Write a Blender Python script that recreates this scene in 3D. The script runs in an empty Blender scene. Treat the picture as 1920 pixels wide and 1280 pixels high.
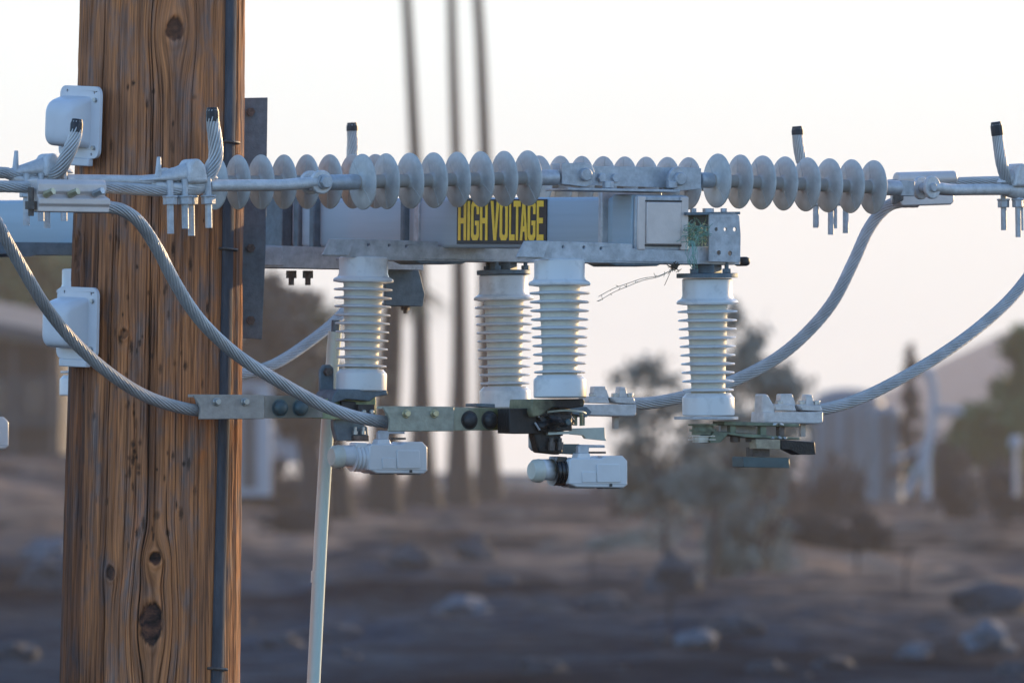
import bpy, bmesh, math, random
import numpy as np
from mathutils import Vector, Matrix, noise as mnoise
from mathutils.geometry import tessellate_polygon
R = math.radians
random.seed(7)
C = bpy.context.scene.collection
S = bpy.context.scene
# ------------------------------------------------------------------ camera, sky, sun, exposure
K = 36.0 / 400.0 / 1920.0            # radians per photo pixel
PITCH = 250 * K
cam_d = bpy.data.cameras.new('camera')
cam_d.lens = 400; cam_d.sensor_width = 36; cam_d.clip_start = 1.0; cam_d.clip_end = 20000
cam = bpy.data.objects.new('camera', cam_d); C.objects.link(cam)
cam.location = (0, 0, 0); cam.rotation_euler = (math.pi/2 + PITCH, 0, 0)
cam_d.dof.use_dof = True; cam_d.dof.focus_distance = 19.85; cam_d.dof.aperture_fstop = 15; cam_d.dof.aperture_blades = 8
S.camera = cam
SUN_AZ = 40.0; SUN_EL = 9.0          # azimuth to the right of the view direction
w = bpy.data.worlds.new('World'); S.world = w; w.use_nodes = True
nt = w.node_tree
sky = nt.nodes.new('ShaderNodeTexSky'); sky.sky_type = 'NISHITA'; sky.sun_disc = False
sky.sun_elevation = R(SUN_EL); sky.sun_rotation = R(SUN_AZ); sky.air_density = 0.75; sky.dust_density = 0.4; sky.ozone_density = 1.25
nt.nodes['Background'].inputs[1].default_value = 0.13
# milky evening haze low in the sky: holds the brightness of the lowest few degrees below the clear sky above
tcw = nt.nodes.new('ShaderNodeTexCoord'); sxyz = nt.nodes.new('ShaderNodeSeparateXYZ'); nt.links.new(tcw.outputs['Generated'], sxyz.inputs[0])
mrw = nt.nodes.new('ShaderNodeMapRange'); mrw.inputs['From Min'].default_value = -.004; mrw.inputs['From Max'].default_value = .30
nt.links.new(sxyz.outputs['Z'], mrw.inputs['Value'])
rw = nt.nodes.new('ShaderNodeValToRGB'); rw.color_ramp.elements.new(.05); rw.color_ramp.elements.new(.14)
CAP = 2.25
for e_, (p_, c_) in zip(rw.color_ramp.elements, ((0, (1.06,.94,.78)), (.055, (.925,.905,.80)), (.14, (1.12,1.11,.94)), (1, (1.12,1.11,1)))): e_.position = p_; e_.color = (*c_, 1)
nt.links.new(mrw.outputs[0], rw.inputs[0])
hi = nt.nodes.new('ShaderNodeMapRange'); hi.inputs['From Min'].default_value = .045; hi.inputs['From Max'].default_value = .30; hi.inputs['To Min'].default_value = CAP; hi.inputs['To Max'].default_value = CAP*9
nt.links.new(sxyz.outputs['Z'], hi.inputs['Value'])
sc_ = nt.nodes.new('ShaderNodeVectorMath'); sc_.operation = 'SCALE'; nt.links.new(rw.outputs[0], sc_.inputs[0]); nt.links.new(hi.outputs[0], sc_.inputs['Scale'])
mn = nt.nodes.new('ShaderNodeVectorMath'); mn.operation = 'MINIMUM'; nt.links.new(sky.outputs[0], mn.inputs[0]); nt.links.new(sc_.outputs[0], mn.inputs[1])
nt.links.new(mn.outputs[0], nt.nodes['Background'].inputs[0])
sd = bpy.data.lights.new('sun', 'SUN'); sd.energy = 2.0; sd.angle = R(0.6); sd.color = (1.0, 0.60, 0.22)
sun = bpy.data.objects.new('sun', sd); C.objects.link(sun)
dirv = Vector((math.sin(R(SUN_AZ))*math.cos(R(SUN_EL)), math.cos(R(SUN_AZ))*math.cos(R(SUN_EL)), math.sin(R(SUN_EL))))
sun.rotation_euler = dirv.to_track_quat('Z', 'Y').to_euler(); sun.location = (10, 10, 10)
S.view_settings.view_transform = 'Standard'; S.view_settings.look = 'None'; S.view_settings.gamma = 1
S.view_settings.exposure = 1.72
S.view_settings.use_white_balance = True; S.view_settings.white_balance_temperature = 5450
S.cycles.use_denoising = True; S.cycles.max_bounces = 6; S.cycles.volume_bounces = 1

# ------------------------------------------------------------------ helpers
def P(px, py, Y):
    return Vector(((px-960)*K*Y, Y, Y*math.tan(PITCH + math.atan((640-py)*K))))
UA = R(29.5)
class Fr:
    """vertical plane through (px0, Y0); X runs along the plane, -Y faces the camera"""
    def __init__(s, px0, Y0, kind='u', z0=0.0):
        a = {'u': UA, 'v': UA - math.pi/2, 'x': 0.0}[kind] if isinstance(kind, str) else kind
        s.a = a; s.X = (math.cos(a), math.sin(a)); s.N = (-math.sin(a), math.cos(a))
        s.x0 = (px0-960)*K*Y0; s.Y0 = Y0; s.z0 = z0
    def pt(s, px, py, d=0.0):
        bx = s.x0 + s.N[0]*d; by = s.Y0 + s.N[1]*d; t = (px-960)*K
        q = (t*by - bx)/(s.X[0] - t*s.X[1])
        Y = by + q*s.X[1]
        return (q, Y*math.tan(PITCH + math.atan((640-py)*K)) - s.z0)
    def pts(s, pl, d=0.0): return [s.pt(x, y, d) for x, y in pl]
    def world(s, px, py, d=0.0):
        q, z = s.pt(px, py, d)
        return Vector((s.x0+s.N[0]*d+s.X[0]*q, s.Y0+s.N[1]*d+s.X[1]*q, z+s.z0))
    def v3(s, px, py, d=0.0):
        q, z = s.pt(px, py, d); return Vector((q, d, z))
    def thing(s, name, label, cat, group=None):
        return empty(name, (s.x0, s.Y0, s.z0), s.a, label, cat, group)
def tag(o, label=None, cat=None, group=None, kind=None):
    for k_, v_ in (('label', label), ('category', cat), ('group', group), ('kind', kind)):
        if v_: o[k_] = v_
    return o
def empty(name, loc, rz=0, label=None, cat=None, group=None):
    o = bpy.data.objects.new(name, None); C.objects.link(o); o.location = loc; o.rotation_euler = (0, 0, rz)
    o.empty_display_size = .05
    return tag(o, label, cat, group)
def dup(root, loc=None, rz=None, label=None, group=None, scale=None, parent=None):
    c = root.copy(); C.objects.link(c)
    if parent is not None: c.parent = parent
    if loc is not None: c.location = loc
    if rz is not None: c.rotation_euler[2] = rz
    if scale is not None: c.scale = scale
    if label: c['label'] = label
    if group: c['group'] = group
    for ch in list(root.children): dup(ch, parent=c)
    return c
class B:
    def __init__(s): s.v = []; s.f = []
    def add(s, vs, fs):
        n = len(s.v); s.v += [tuple(q) for q in vs]; s.f += [tuple(i+n for i in f) for f in fs]; return s
    def box(s, x0, x1, y0, y1, z0, z1):
        vs = [(x, y, z) for x in (x0, x1) for y in (y0, y1) for z in (z0, z1)]
        return s.add(vs, [(0,1,3,2),(4,6,7,5),(0,4,5,1),(2,3,7,6),(0,2,6,4),(1,5,7,3)])
    def prism(s, poly, y0, y1, holes=()):
        loops = [list(poly)] + [list(h) for h in holes]
        allp = [q for l in loops for q in l]; n = len(allp)
        tri = tessellate_polygon([[Vector((q[0], q[1], 0)) for q in l] for l in loops])
        vs = [(q[0], y0, q[1]) for q in allp] + [(q[0], y1, q[1]) for q in allp]
        fs = [tuple(t) for t in tri] + [tuple(i+n for i in reversed(t)) for t in tri]
        k = 0
        for l in loops:
            m = len(l)
            for i in range(m):
                a, b = k+i, k+(i+1) % m; fs.append((a, b, b+n, a+n))
            k += m
        return s.add(vs, fs)
    def tube(s, path, r, seg=14, caps=True):
        path = [Vector(q) for q in path]; n = len(path)
        rs = r if isinstance(r, (list, tuple)) else [r]*n
        t0 = (path[1]-path[0]).normalized(); up = Vector((0,0,1)) if abs(t0.z) < .9 else Vector((1,0,0))
        nrm = t0.cross(up).normalized(); vs = []
        for i, q in enumerate(path):
            t = (path[min(i+1, n-1)] - path[max(i-1, 0)]).normalized()
            nrm = (nrm - t*nrm.dot(t)).normalized(); bn = t.cross(nrm)
            for j in range(seg):
                a = 2*math.pi*j/seg; vs.append(q + (nrm*math.cos(a)+bn*math.sin(a))*rs[i])
        fs = [(i*seg+j, i*seg+(j+1) % seg, (i+1)*seg+(j+1) % seg, (i+1)*seg+j) for i in range(n-1) for j in range(seg)]
        if caps: fs += [tuple(range(seg))[::-1], tuple((n-1)*seg+j for j in range(seg))]
        return s.add(vs, fs)
    def cyl(s, a, b, r, seg=18, r2=None): return s.tube([a, b], [r, r if r2 is None else r2], seg)
    def lathe(s, prof, o=(0,0,0), axis='z', seg=36):
        vs = []; n = len(prof)
        for (r, h) in prof:
            for j in range(seg):
                a = 2*math.pi*j/seg; c_, s_ = r*math.cos(a), r*math.sin(a)
                q = (c_, s_, h) if axis == 'z' else (h, c_, s_) if axis == 'x' else (c_, h, s_)
                vs.append((q[0]+o[0], q[1]+o[1], q[2]+o[2]))
        fs = [(i*seg+j, i*seg+(j+1) % seg, (i+1)*seg+(j+1) % seg, (i+1)*seg+j) for i in range(n-1) for j in range(seg)]
        fs += [tuple(range(seg))[::-1], tuple((n-1)*seg+j for j in range(seg))]
        return s.add(vs, fs)
    def hexa(s, c, axis, r, h):
        c = Vector(c); ax = Vector({'x': (1,0,0), 'y': (0,1,0), 'z': (0,0,1)}[axis]) if isinstance(axis, str) else axis
        return s.cyl(c - ax*h/2, c + ax*h/2, r, 6)
    def blob(s, c, rx, ry, rz, amp=.25, seed=0, sub=3, freq=1.2):
        bm = bmesh.new(); bmesh.ops.create_icosphere(bm, subdivisions=sub, radius=1)
        for v in bm.verts:
            d = 1 + amp*mnoise.fractal(v.co*freq + Vector((seed*7.3, seed*3.1, seed)), .8, 2.0, 3)
            v.co = Vector((v.co.x*rx*d+c[0], v.co.y*ry*d+c[1], v.co.z*rz*d+c[2]))
        bm.verts.index_update()
        s.add([v.co[:] for v in bm.verts], [[v.index for v in f.verts] for f in bm.faces]); bm.free(); return s
    def build(s, name, mat, parent=None, bevel=0, smooth=35, origin=None, bseg=2):
        vs = s.v
        if origin is not None: vs = [(q[0]-origin[0], q[1]-origin[1], q[2]-origin[2]) for q in vs]
        me = bpy.data.meshes.new(name); me.from_pydata(vs, [], s.f); me.update()
        bm = bmesh.new(); bm.from_mesh(me); bmesh.ops.recalc_face_normals(bm, faces=bm.faces); bm.to_mesh(me); bm.free()
        me.polygons.foreach_set('use_smooth', [True]*len(me.polygons))
        me.set_sharp_from_angle(angle=R(smooth))
        me.materials.append(mat)
        o = bpy.data.objects.new(name, me); C.objects.link(o)
        if origin is not None: o.location = origin
        if parent is not None: o.parent = parent
        if bevel:
            m = o.modifiers.new('bevel', 'BEVEL'); m.width = bevel; m.segments = bseg; m.limit_method = 'ANGLE'; m.angle_limit = R(40)
        return o
def circ(fr, px, py, rp, d=0.0, n=14):
    q, z = fr.pt(px, py, d); r = rp*K*fr.Y0
    return [(q + r*1.0*math.cos(2*math.pi*i/n), z + r*math.sin(2*math.pi*i/n)) for i in range(n)]
def catmull(pts, per=12):
    pts = [Vector(q) for q in pts]; e = [2*pts[0]-pts[1]] + pts + [2*pts[-1]-pts[-2]]; out = []
    for i in range(1, len(e)-2):
        a, b, c, d = e[i-1:i+3]
        for j in range(per):
            t = j/per
            out.append(.5*((2*b) + (c-a)*t + (2*a-5*b+4*c-d)*t*t + (3*b-a-3*c+d)*t**3))
    out.append(pts[-1]); return out
def vnoise(x, y, seed=0):
    xi = np.floor(x).astype(np.int64); yi = np.floor(y).astype(np.int64); fx = x-xi; fy = y-yi
    fx = fx*fx*(3-2*fx); fy = fy*fy*(3-2*fy)
    def h(a, b):
        n = (a*374761393 + b*668265263 + seed*1442695041) & 0xffffffff
        n = ((n ^ (n >> 13))*1274126177) & 0xffffffff
        return ((n ^ (n >> 16)) & 0xffff)/65535.0
    return (h(xi,yi)*(1-fx)+h(xi+1,yi)*fx)*(1-fy) + (h(xi,yi+1)*(1-fx)+h(xi+1,yi+1)*fx)*fy
def fbm(x, y, seed=0, o=4):
    t = 0; a = .5
    for i in range(o): t = t + a*vnoise(x*2**i, y*2**i, seed+i*17); a *= .5
    return t

# ------------------------------------------------------------------ materials
def mat(name, col, rough=.5, metal=0.0, var=.18, scale=40.0, bump=.15, bscale=250.0, col2=None, spec=.5, coat=0, stretch=None, lo=.35, hi=.65):
    m = bpy.data.materials.new(name); m.use_nodes = True; n = m.node_tree.nodes; l = m.node_tree.links
    b = n['Principled BSDF']; b.inputs['Roughness'].default_value = rough; b.inputs['Metallic'].default_value = metal
    b.inputs['Specular IOR Level'].default_value = spec; b.inputs['Coat Weight'].default_value = coat
    tc = n.new('ShaderNodeTexCoord'); vec = tc.outputs['Object']
    if stretch:
        mp = n.new('ShaderNodeMapping'); mp.inputs['Scale'].default_value = stretch; l.new(vec, mp.inputs[0]); vec = mp.outputs[0]
    t = n.new('ShaderNodeTexNoise'); t.inputs['Scale'].default_value = scale; t.inputs['Detail'].default_value = 6; t.inputs['Roughness'].default_value = .65
    l.new(vec, t.inputs['Vector'])
    r = n.new('ShaderNodeValToRGB'); r.color_ramp.elements[0].position = lo; r.color_ramp.elements[1].position = hi
    c2 = col2 or tuple(c*(1-var) for c in col); c1 = col if col2 else tuple(min(1, c*(1+var*.6)) for c in col)
    r.color_ramp.elements[0].color = (*c2, 1); r.color_ramp.elements[1].color = (*c1, 1)
    l.new(t.outputs['Fac'], r.inputs[0]); l.new(r.outputs[0], b.inputs['Base Color'])
    if bump:
        t2 = n.new('ShaderNodeTexNoise'); t2.inputs['Scale'].default_value = bscale; t2.inputs['Detail'].default_value = 3; l.new(vec, t2.inputs['Vector'])
        bp = n.new('ShaderNodeBump'); bp.inputs['Strength'].default_value = bump; bp.inputs['Distance'].default_value = .002
        l.new(t2.outputs['Fac'], bp.inputs['Height']); l.new(bp.outputs[0], b.inputs['Normal'])
    return m
def stained(m, centre, radii, stain, soft=.35, nscale=60, amt=.7):
    """soot or resin stain of fixed object-space shape"""
    n = m.node_tree.nodes; l = m.node_tree.links; b = n['Principled BSDF']
    src = b.inputs['Base Color'].links[0].from_socket
    tc = n.new('ShaderNodeTexCoord'); mp = n.new('ShaderNodeMapping'); mp.vector_type = 'TEXTURE'
    mp.inputs['Location'].default_value = centre; mp.inputs['Scale'].default_value = radii; l.new(tc.outputs['Object'], mp.inputs[0])
    ln = n.new('ShaderNodeVectorMath'); ln.operation = 'LENGTH'; l.new(mp.outputs[0], ln.inputs[0])
    t = n.new('ShaderNodeTexNoise'); t.inputs['Scale'].default_value = nscale; t.inputs['Detail'].default_value = 5; l.new(tc.outputs['Object'], t.inputs['Vector'])
    a = n.new('ShaderNodeMath'); a.operation = 'MULTIPLY_ADD'; a.inputs[1].default_value = amt; l.new(t.outputs['Fac'], a.inputs[0]); l.new(ln.outputs['Value'], a.inputs[2])
    mr = n.new('ShaderNodeMapRange'); mr.inputs['From Min'].default_value = 1+amt*.5-soft; mr.inputs['From Max'].default_value = 1+amt*.5+soft
    mr.inputs['To Min'].default_value = 1; mr.inputs['To Max'].default_value = 0; l.new(a.outputs[0], mr.inputs['Value'])
    mx = n.new('ShaderNodeMixRGB'); mx.inputs['Color2'].default_value = (*stain, 1)
    l.new(mr.outputs[0], mx.inputs['Fac']); l.new(src, mx.inputs['Color1']); l.new(mx.outputs[0], b.inputs['Base Color'])
    return m
M = {}
M['galv'] = mat('galvanised_steel', (.45,.46,.475), .52, .35, .22, 60, .25, 300)
M['galv_dark'] = mat('weathered_steel', (.135,.17,.195), .6, .35, .25, 50, .25, 300)
M['galv_tube'] = mat('galvanised_tube', (.37,.445,.50), .6, .2, .06, 12, .1, 200, stretch=(.15,1,6))
M['cast'] = mat('cast_aluminium', (.60,.58,.56), .55, .3, .16, 80, .5, 420)
M['steel_bright'] = mat('bright_cap', (.64,.56,.51), .5, .3, .08, 30, .1, 200)
M['bar'] = mat('aluminium_bar', (.40,.355,.31), .55, .3, .16, 70, .3, 300)
M['cable'] = mat('aluminium_strand', (.48,.47,.46), .45, .45, .18, 25, .1, 300)
M['tape'] = mat('black_tape', (.018,.018,.022), .55, 0, .3, 80, .4, 200)
M['disc'] = mat('grey_polymer', (.49,.475,.445), .5, 0, .16, 45, .06, 200)
M['disc_dusty'] = mat('dusty_polymer', (.42,.37,.32), .6, 0, .15, 45, .06, 200)
M['cap_white'] = mat('white_resin', (.575,.565,.545), .33, 0, .22, 26, .05, 120, lo=.26, hi=.46)
M['core_cream'] = mat('cream_resin', (.58,.57,.50), .45, 0, .08, 30, .05, 120)
M['cover'] = mat('white_plastic', (.60,.59,.60), .38, 0, .05, 15, .05, 120)
M['module'] = mat('module_plastic', (.62,.61,.60), .32, 0, .07, 14, .05, 120)
M['rod'] = mat('pale_green_fibreglass', (.50,.58,.52), .4, 0, .12, 9, .05, 100, stretch=(1,1,.3))
M['guard'] = mat('grey_wire_guard', (.085,.088,.10), .85, 0, .3, 40, .3, 200, spec=.08, stretch=(1,1,.25))
M['rust'] = mat('rusty_bolt', (.12,.10,.085), .6, .4, .4, 120, .4, 300)
M['bolt'] = mat('bolt_zinc', (.42,.42,.40), .35, .6, .15, 80, .1, 200)
M['bolt_yellow'] = mat('yellow_zinc_bolt', (.46,.41,.25), .35, .5, .2, 90, .1, 200)
M['dark'] = mat('black_metal', (.035,.036,.036), .5, .2, .4, 60, .5, 250)
M['bronze'] = mat('green_tarnished_metal', (.20,.23,.15), .5, .3, .35, 50, .3, 250, col2=(.10,.11,.08))
M['cream'] = mat('cream_fibreglass', (.46,.47,.39), .5, 0, .12, 40, .1, 200)
M['wood_block'] = mat('tan_block', (.36,.30,.20), .6, 0, .3, 70, .3, 200)
M['teal'] = mat('dark_teal_plate', (.07,.10,.105), .45, .2, .2, 50, .1, 200)
M['twine'] = mat('green_twine', (.14,.38,.27), .6, 0, .4, 150, .1, 200, col2=(.28,.34,.30))
M['twig'] = mat('dry_twig', (.10,.08,.055), .8, 0, .4, 100, .2, 200)
M['yellow'] = mat('yellow_lettering', (1.0,.60,.04), .5, 0, .12, 60, .05, 200)
M['sign_black'] = mat('black_vinyl', (.028,.028,.03), .45, 0, .3, 60, .05, 200)

# ------------------------------------------------------------------ terrain
_yk = [0, 20, 40, 60, 80, 110, 150, 200, 250, 300, 400, 1000, 1850]
_zk = [-9.6, -9, -5, -1.76, -1.51, -1.51, -1.36, -1.06, -.80, -.60, -.55, -.55, -.10]
def hgt(x, y):
    x = np.asarray(x, float); y = np.asarray(y, float)
    z = np.interp(y, _yk, _zk)
    a = x/np.maximum(y, 1)/K                       # lateral angle in photo pixels
    left = np.clip((-380-a)/560, 0, 1)
    z = z + left*left*(3-2*left)*.95*np.clip((y-150)/80, 0, 1)*np.clip((900-y)/400, 0, 1)
    amp = np.clip((y-40)/60, .3, 1)*np.clip((1600-y)/1000, 0, 1)
    z = z + amp*((fbm(x*.22+31, y*.09+5, 3)-.5)*.42 + (fbm(x*.9, y*.5, 9)-.5)*.14 + np.clip(fbm(x*.5+9, y*.16+2, 21)-.55, 0, 1)*.9)
    return z
def ground_hit(px, py):
    y = 64.0; prev = None
    while y < 900:
        x = (px-960)*K*y; zr = y*math.tan(PITCH + math.atan((640-py)*K))
        if zr <= float(hgt(x, y)): return Vector((x, y, float(hgt(x, y))))
        y += .5 if y < 300 else 3
    return Vector(((px-960)*K*300, 300, float(hgt((px-960)*K*300, 300))))
def onground(px, Y):
    x = (px-960)*K*Y; return Vector((x, Y, float(hgt(x, Y))))
ys = np.concatenate([np.linspace(-60, 60, 25)[:-1], np.linspace(60, 320, 521)[:-1], np.geomspace(320, 1850, 50)])
ts = np.concatenate([-np.geomspace(1, .07, 20)[:-1], np.linspace(-.07, .07, 241), np.geomspace(.07, 1, 20)[1:]])
YY, TT = np.meshgrid(ys, ts, indexing='ij')
XX = TT*(np.abs(YY)+25)*1.0
ZZ = hgt(XX, YY)
nr, nc = YY.shape
me = bpy.data.meshes.new('ground')
idx = np.arange(nr*nc).reshape(nr, nc)
quads = np.stack([idx[:-1,:-1], idx[:-1,1:], idx[1:,1:], idx[1:,:-1]], -1).reshape(-1, 4)
me.from_pydata(np.stack([XX, YY, ZZ], -1).reshape(-1, 3).tolist(), [], quads.tolist()); me.update()
# bare soil against burnt ash: where the fire left the earth uncovered
AA = XX/np.maximum(YY, 1)/K + 960; PPY = 640 + (250*K - ZZ/np.maximum(YY, 1))/K
def gb(cx, cy, sx, sy): return np.exp(-((AA-cx)/sx)**2 - ((PPY-cy)/sy)**2)
n1 = fbm(XX*.55+3, YY*.14, 41); n2 = fbm(XX*1.6, YY*.45, 51)
soil = .55*np.clip((n1-.42)*4.0, 0, 1) + .45*np.clip((n2-.42)*4, 0, 1)
area = .10 + .62*np.exp(-((YY-225)/62)**2)
area = area + .85*np.exp(-((XX-5.6)/3.2)**2 - ((YY-150)/34)**2) + .45*np.exp(-((XX-1.5)/2.0)**2 - ((YY-175)/30)**2) + .35*np.exp(-((XX+3.5)/1.6)**2 - ((YY-205)/30)**2)
soil = np.clip(soil*area*1.7 + .3*(area-.3), 0, 1)
soil = np.maximum(soil, np.clip((YY-330)/200, 0, .8))
at = me.attributes.new('soil', 'FLOAT', 'POINT'); at.data.foreach_set('value', soil.reshape(-1).astype(np.float32))
mot = fbm(XX*.30+11, YY*.075+2, 71, 5)
at = me.attributes.new('mottle', 'FLOAT', 'POINT'); at.data.foreach_set('value', np.clip((mot-.30)*2.4, 0, 1).reshape(-1).astype(np.float32))
me.polygons.foreach_set('use_smooth', [True]*len(me.polygons))
gm = bpy.data.materials.new('burnt_ground'); gm.use_nodes = True; n = gm.node_tree.nodes; l = gm.node_tree.links; b = n['Principled BSDF']
b.inputs['Roughness'].default_value = 1; b.inputs['Specular IOR Level'].default_value = 0
a_ = n.new('ShaderNodeAttribute'); a_.attribute_name = 'soil'
tc = n.new('ShaderNodeTexCoord'); t = n.new('ShaderNodeTexNoise'); t.inputs['Scale'].default_value = 2.2; t.inputs['Detail'].default_value = 8; t.inputs['Roughness'].default_value = .7
l.new(tc.outputs['Object'], t.inputs['Vector'])
r1 = n.new('ShaderNodeValToRGB'); r1.color_ramp.elements[0].color = (.009,.013,.018,1); r1.color_ramp.elements[1].color = (.040,.055,.072,1)
r1.color_ramp.elements[0].position = .38; r1.color_ramp.elements[1].position = .68
r2 = n.new('ShaderNodeValToRGB'); r2.color_ramp.elements[0].color = (.125,.090,.066,1); r2.color_ramp.elements[1].color = (.31,.235,.175,1)
r2.color_ramp.elements[0].position = .35; r2.color_ramp.elements[1].position = .65
l.new(t.outputs['Fac'], r1.inputs[0]); l.new(t.outputs['Fac'], r2.inputs[0])
a2_ = n.new('ShaderNodeAttribute'); a2_.attribute_name = 'mottle'
r3 = n.new('ShaderNodeValToRGB'); r3.color_ramp.elements[0].color = (.45,.42,.42,1); r3.color_ramp.elements[1].color = (1.9,1.9,1.9,1); l.new(a2_.outputs['Fac'], r3.inputs[0])
mu = n.new('ShaderNodeMixRGB'); mu.blend_type = 'MULTIPLY'; mu.inputs['Fac'].default_value = 1; l.new(r1.outputs[0], mu.inputs['Color1']); l.new(r3.outputs[0], mu.inputs['Color2'])
mx = n.new('ShaderNodeMixRGB'); l.new(a_.outputs['Fac'], mx.inputs['Fac']); l.new(mu.outputs[0], mx.inputs['Color1']); l.new(r2.outputs[0], mx.inputs['Color2'])
l.new(mx.outputs[0], b.inputs['Base Color'])
t3 = n.new('ShaderNodeTexNoise'); t3.inputs['Scale'].default_value = 5; t3.inputs['Detail'].default_value = 6; l.new(tc.outputs['Object'], t3.inputs['Vector'])
bp = n.new('ShaderNodeBump'); bp.inputs['Strength'].default_value = .8; bp.inputs['Distance'].default_value = .12; l.new(t3.outputs['Fac'], bp.inputs['Height']); l.new(bp.outputs[0], b.inputs['Normal'])
me.materials.append(gm)
g = bpy.data.objects.new('ground', me); C.objects.link(g); g['kind'] = 'structure'

# far brown hill on the right
M['hill'] = mat('dry_hillside', (.13,.095,.085), .95, 0, .3, .02, 0)
hb = B(); nx_, ny_ = 60, 24; vs = []; 
for i in range(nx_):
    for j in range(ny_):
        x = 12 + i*(3.0 if i < 24 else 8.0) - (0 if i < 24 else 120); y = 820 + j*30.0
        ridge = np.interp(x, [12, 25, 30, 35.4, 43.7, 49, 53, 70, 140, 300, 500], [0, 3, 7, 10.6, 15, 17.3, 19.2, 24, 32, 34, 10])
        z = -4 + ridge*math.sin(math.pi*min(1, j/12.0)/2)*(1 if j < 12 else max(0, 1-(j-12)/11.0)) + 1.2*float(fbm(np.array(x*.07), np.array(y*.01), 5))
        if i == 0 or j == 0 or j == ny_-1: z = -6
        vs.append((x, y, z))
hb.add(vs, [(i*ny_+j, (i+1)*ny_+j, (i+1)*ny_+j+1, i*ny_+j+1) for i in range(nx_-1) for j in range(ny_-1)])
h = hb.build('hill', M['hill']); h['kind'] = 'structure'

# ------------------------------------------------------------------ vegetation and background things
M['bark'] = mat('burnt_bark', (.035,.03,.03), .9, 0, .4, 12, .5, 30)
M['palm_bark'] = mat('palm_bark', (.022,.020,.017), .9, 0, .35, 5, .5, 20, stretch=(1,1,6))
def leafmat(name, c1, c2):
    m = mat(name, c1, .75, 0, .3, 1.3, 0, col2=c2); return m
M['leaf_green'] = leafmat('dull_green_leaves', (.12,.155,.045), (.055,.075,.022))
M['leaf_grey'] = leafmat('grey_brown_leaves', (.27,.265,.21), (.14,.14,.115))
M['leaf_brown'] = leafmat('scorched_leaves', (.14,.11,.08), (.05,.042,.035))
M['leaf_dark'] = leafmat('dark_scrub', (.030,.028,.030), (.015,.014,.016))
M['leaf_red'] = leafmat('dry_red_brush', (.034,.024,.019), (.014,.011,.010))
M['frond'] = leafmat('palm_frond', (.07,.085,.04), (.035,.04,.025))
def leaves(bld, rnd, clumps, n, size):
    for (cx, cy, cz, rx, ry, rz) in clumps:
        sub = [(rnd.gauss(0, .48), rnd.gauss(0, .48), rnd.gauss(0, .48), rnd.uniform(.13, .3)) for _ in range(12)]
        for _ in range(n):
            a, b_, c_, sr = rnd.choice(sub)
            q = Vector((cx + rx*(a+rnd.gauss(0, sr)), cy + ry*(b_+rnd.gauss(0, sr)), cz + rz*(c_+rnd.gauss(0, sr))))
            d1 = Vector((rnd.gauss(0,1), rnd.gauss(0,1), rnd.gauss(0,1))).normalized(); d2 = d1.orthogonal().normalized()
            s_ = size*rnd.uniform(.5, 1.3)
            bld.add([q-d1*s_, q-d2*s_*.45, q+d1*s_, q+d2*s_*.45], [(0,1,2,3)])
def tree(name, base, clumps, trunk_r, leaf, label, cat, n=420, size=.11, seed=1, bark='bark', group=None, forks=None):
    """clumps: offsets relative to the base"""
    rnd = random.Random(seed); e = empty(name, base, 0, label, cat, group)
    tb = B(); top = max(c[2] for c in clumps); mid = Vector((sum(c[0] for c in clumps)/len(clumps)*.4, 0, top*.42))
    tb.tube(catmull([(0,0,-.3), (mid.x*.3, .05, mid.z*.5), tuple(mid)], 5), [trunk_r*(1.3-.045*i) for i in range(11)], 9)
    for c in clumps:
        e1 = Vector(c[:3]); m1 = mid.lerp(e1, .5) + Vector((rnd.uniform(-.1,.1), rnd.uniform(-.1,.1), rnd.uniform(0,.2)))
        pts = catmull([tuple(mid), tuple(m1), tuple(e1)], 5); tb.tube(pts, [trunk_r*.6*(1-.075*i) for i in range(len(pts))], 6)
        for _ in range(6):
            e2 = e1 + Vector((rnd.gauss(0,.6)*c[3], rnd.gauss(0,.6)*c[4], rnd.gauss(0,.6)*c[5]))
            st = m1.lerp(e1, rnd.uniform(0,1)); pts = [st, st.lerp(e2,.5)+Vector((0,0,.06)), e2]; tb.tube(pts, [trunk_r*.22, trunk_r*.15, trunk_r*.06], 5)
    tb.build('trunk', M[bark], e)
    lb = B(); leaves(lb, rnd, clumps, n, size); lb.build('crown', M[leaf], e)
    return e
def bush(base, r, leaf, label, cat='bush', n=1500, size=.10, seed=1, group=None, name='bush'):
    rnd = random.Random(seed); e = empty(name, base, 0, label, cat, group)
    sb = B()
    for _ in range(14):
        q = Vector((rnd.gauss(0,.4)*r[0], rnd.gauss(0,.4)*r[1], r[2]*rnd.uniform(.6, 1.2))); sb.tube([(q.x*.2, q.y*.2, -.15), (q.x*.6, q.y*.6, q.z*.5), tuple(q)], [.03,.02,.008], 5)
    sb.build('stems', M['bark'], e)
    lb = B(); cl = [(rnd.uniform(-.6,.6)*r[0], rnd.uniform(-.6,.6)*r[1], r[2]*rnd.uniform(.12,.58), r[0]*.4, r[1]*.4, r[2]*.42) for _ in range(6)]
    leaves(lb, rnd, cl, n//6, size); lb.build('foliage', M[leaf], e)
    return e
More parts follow.
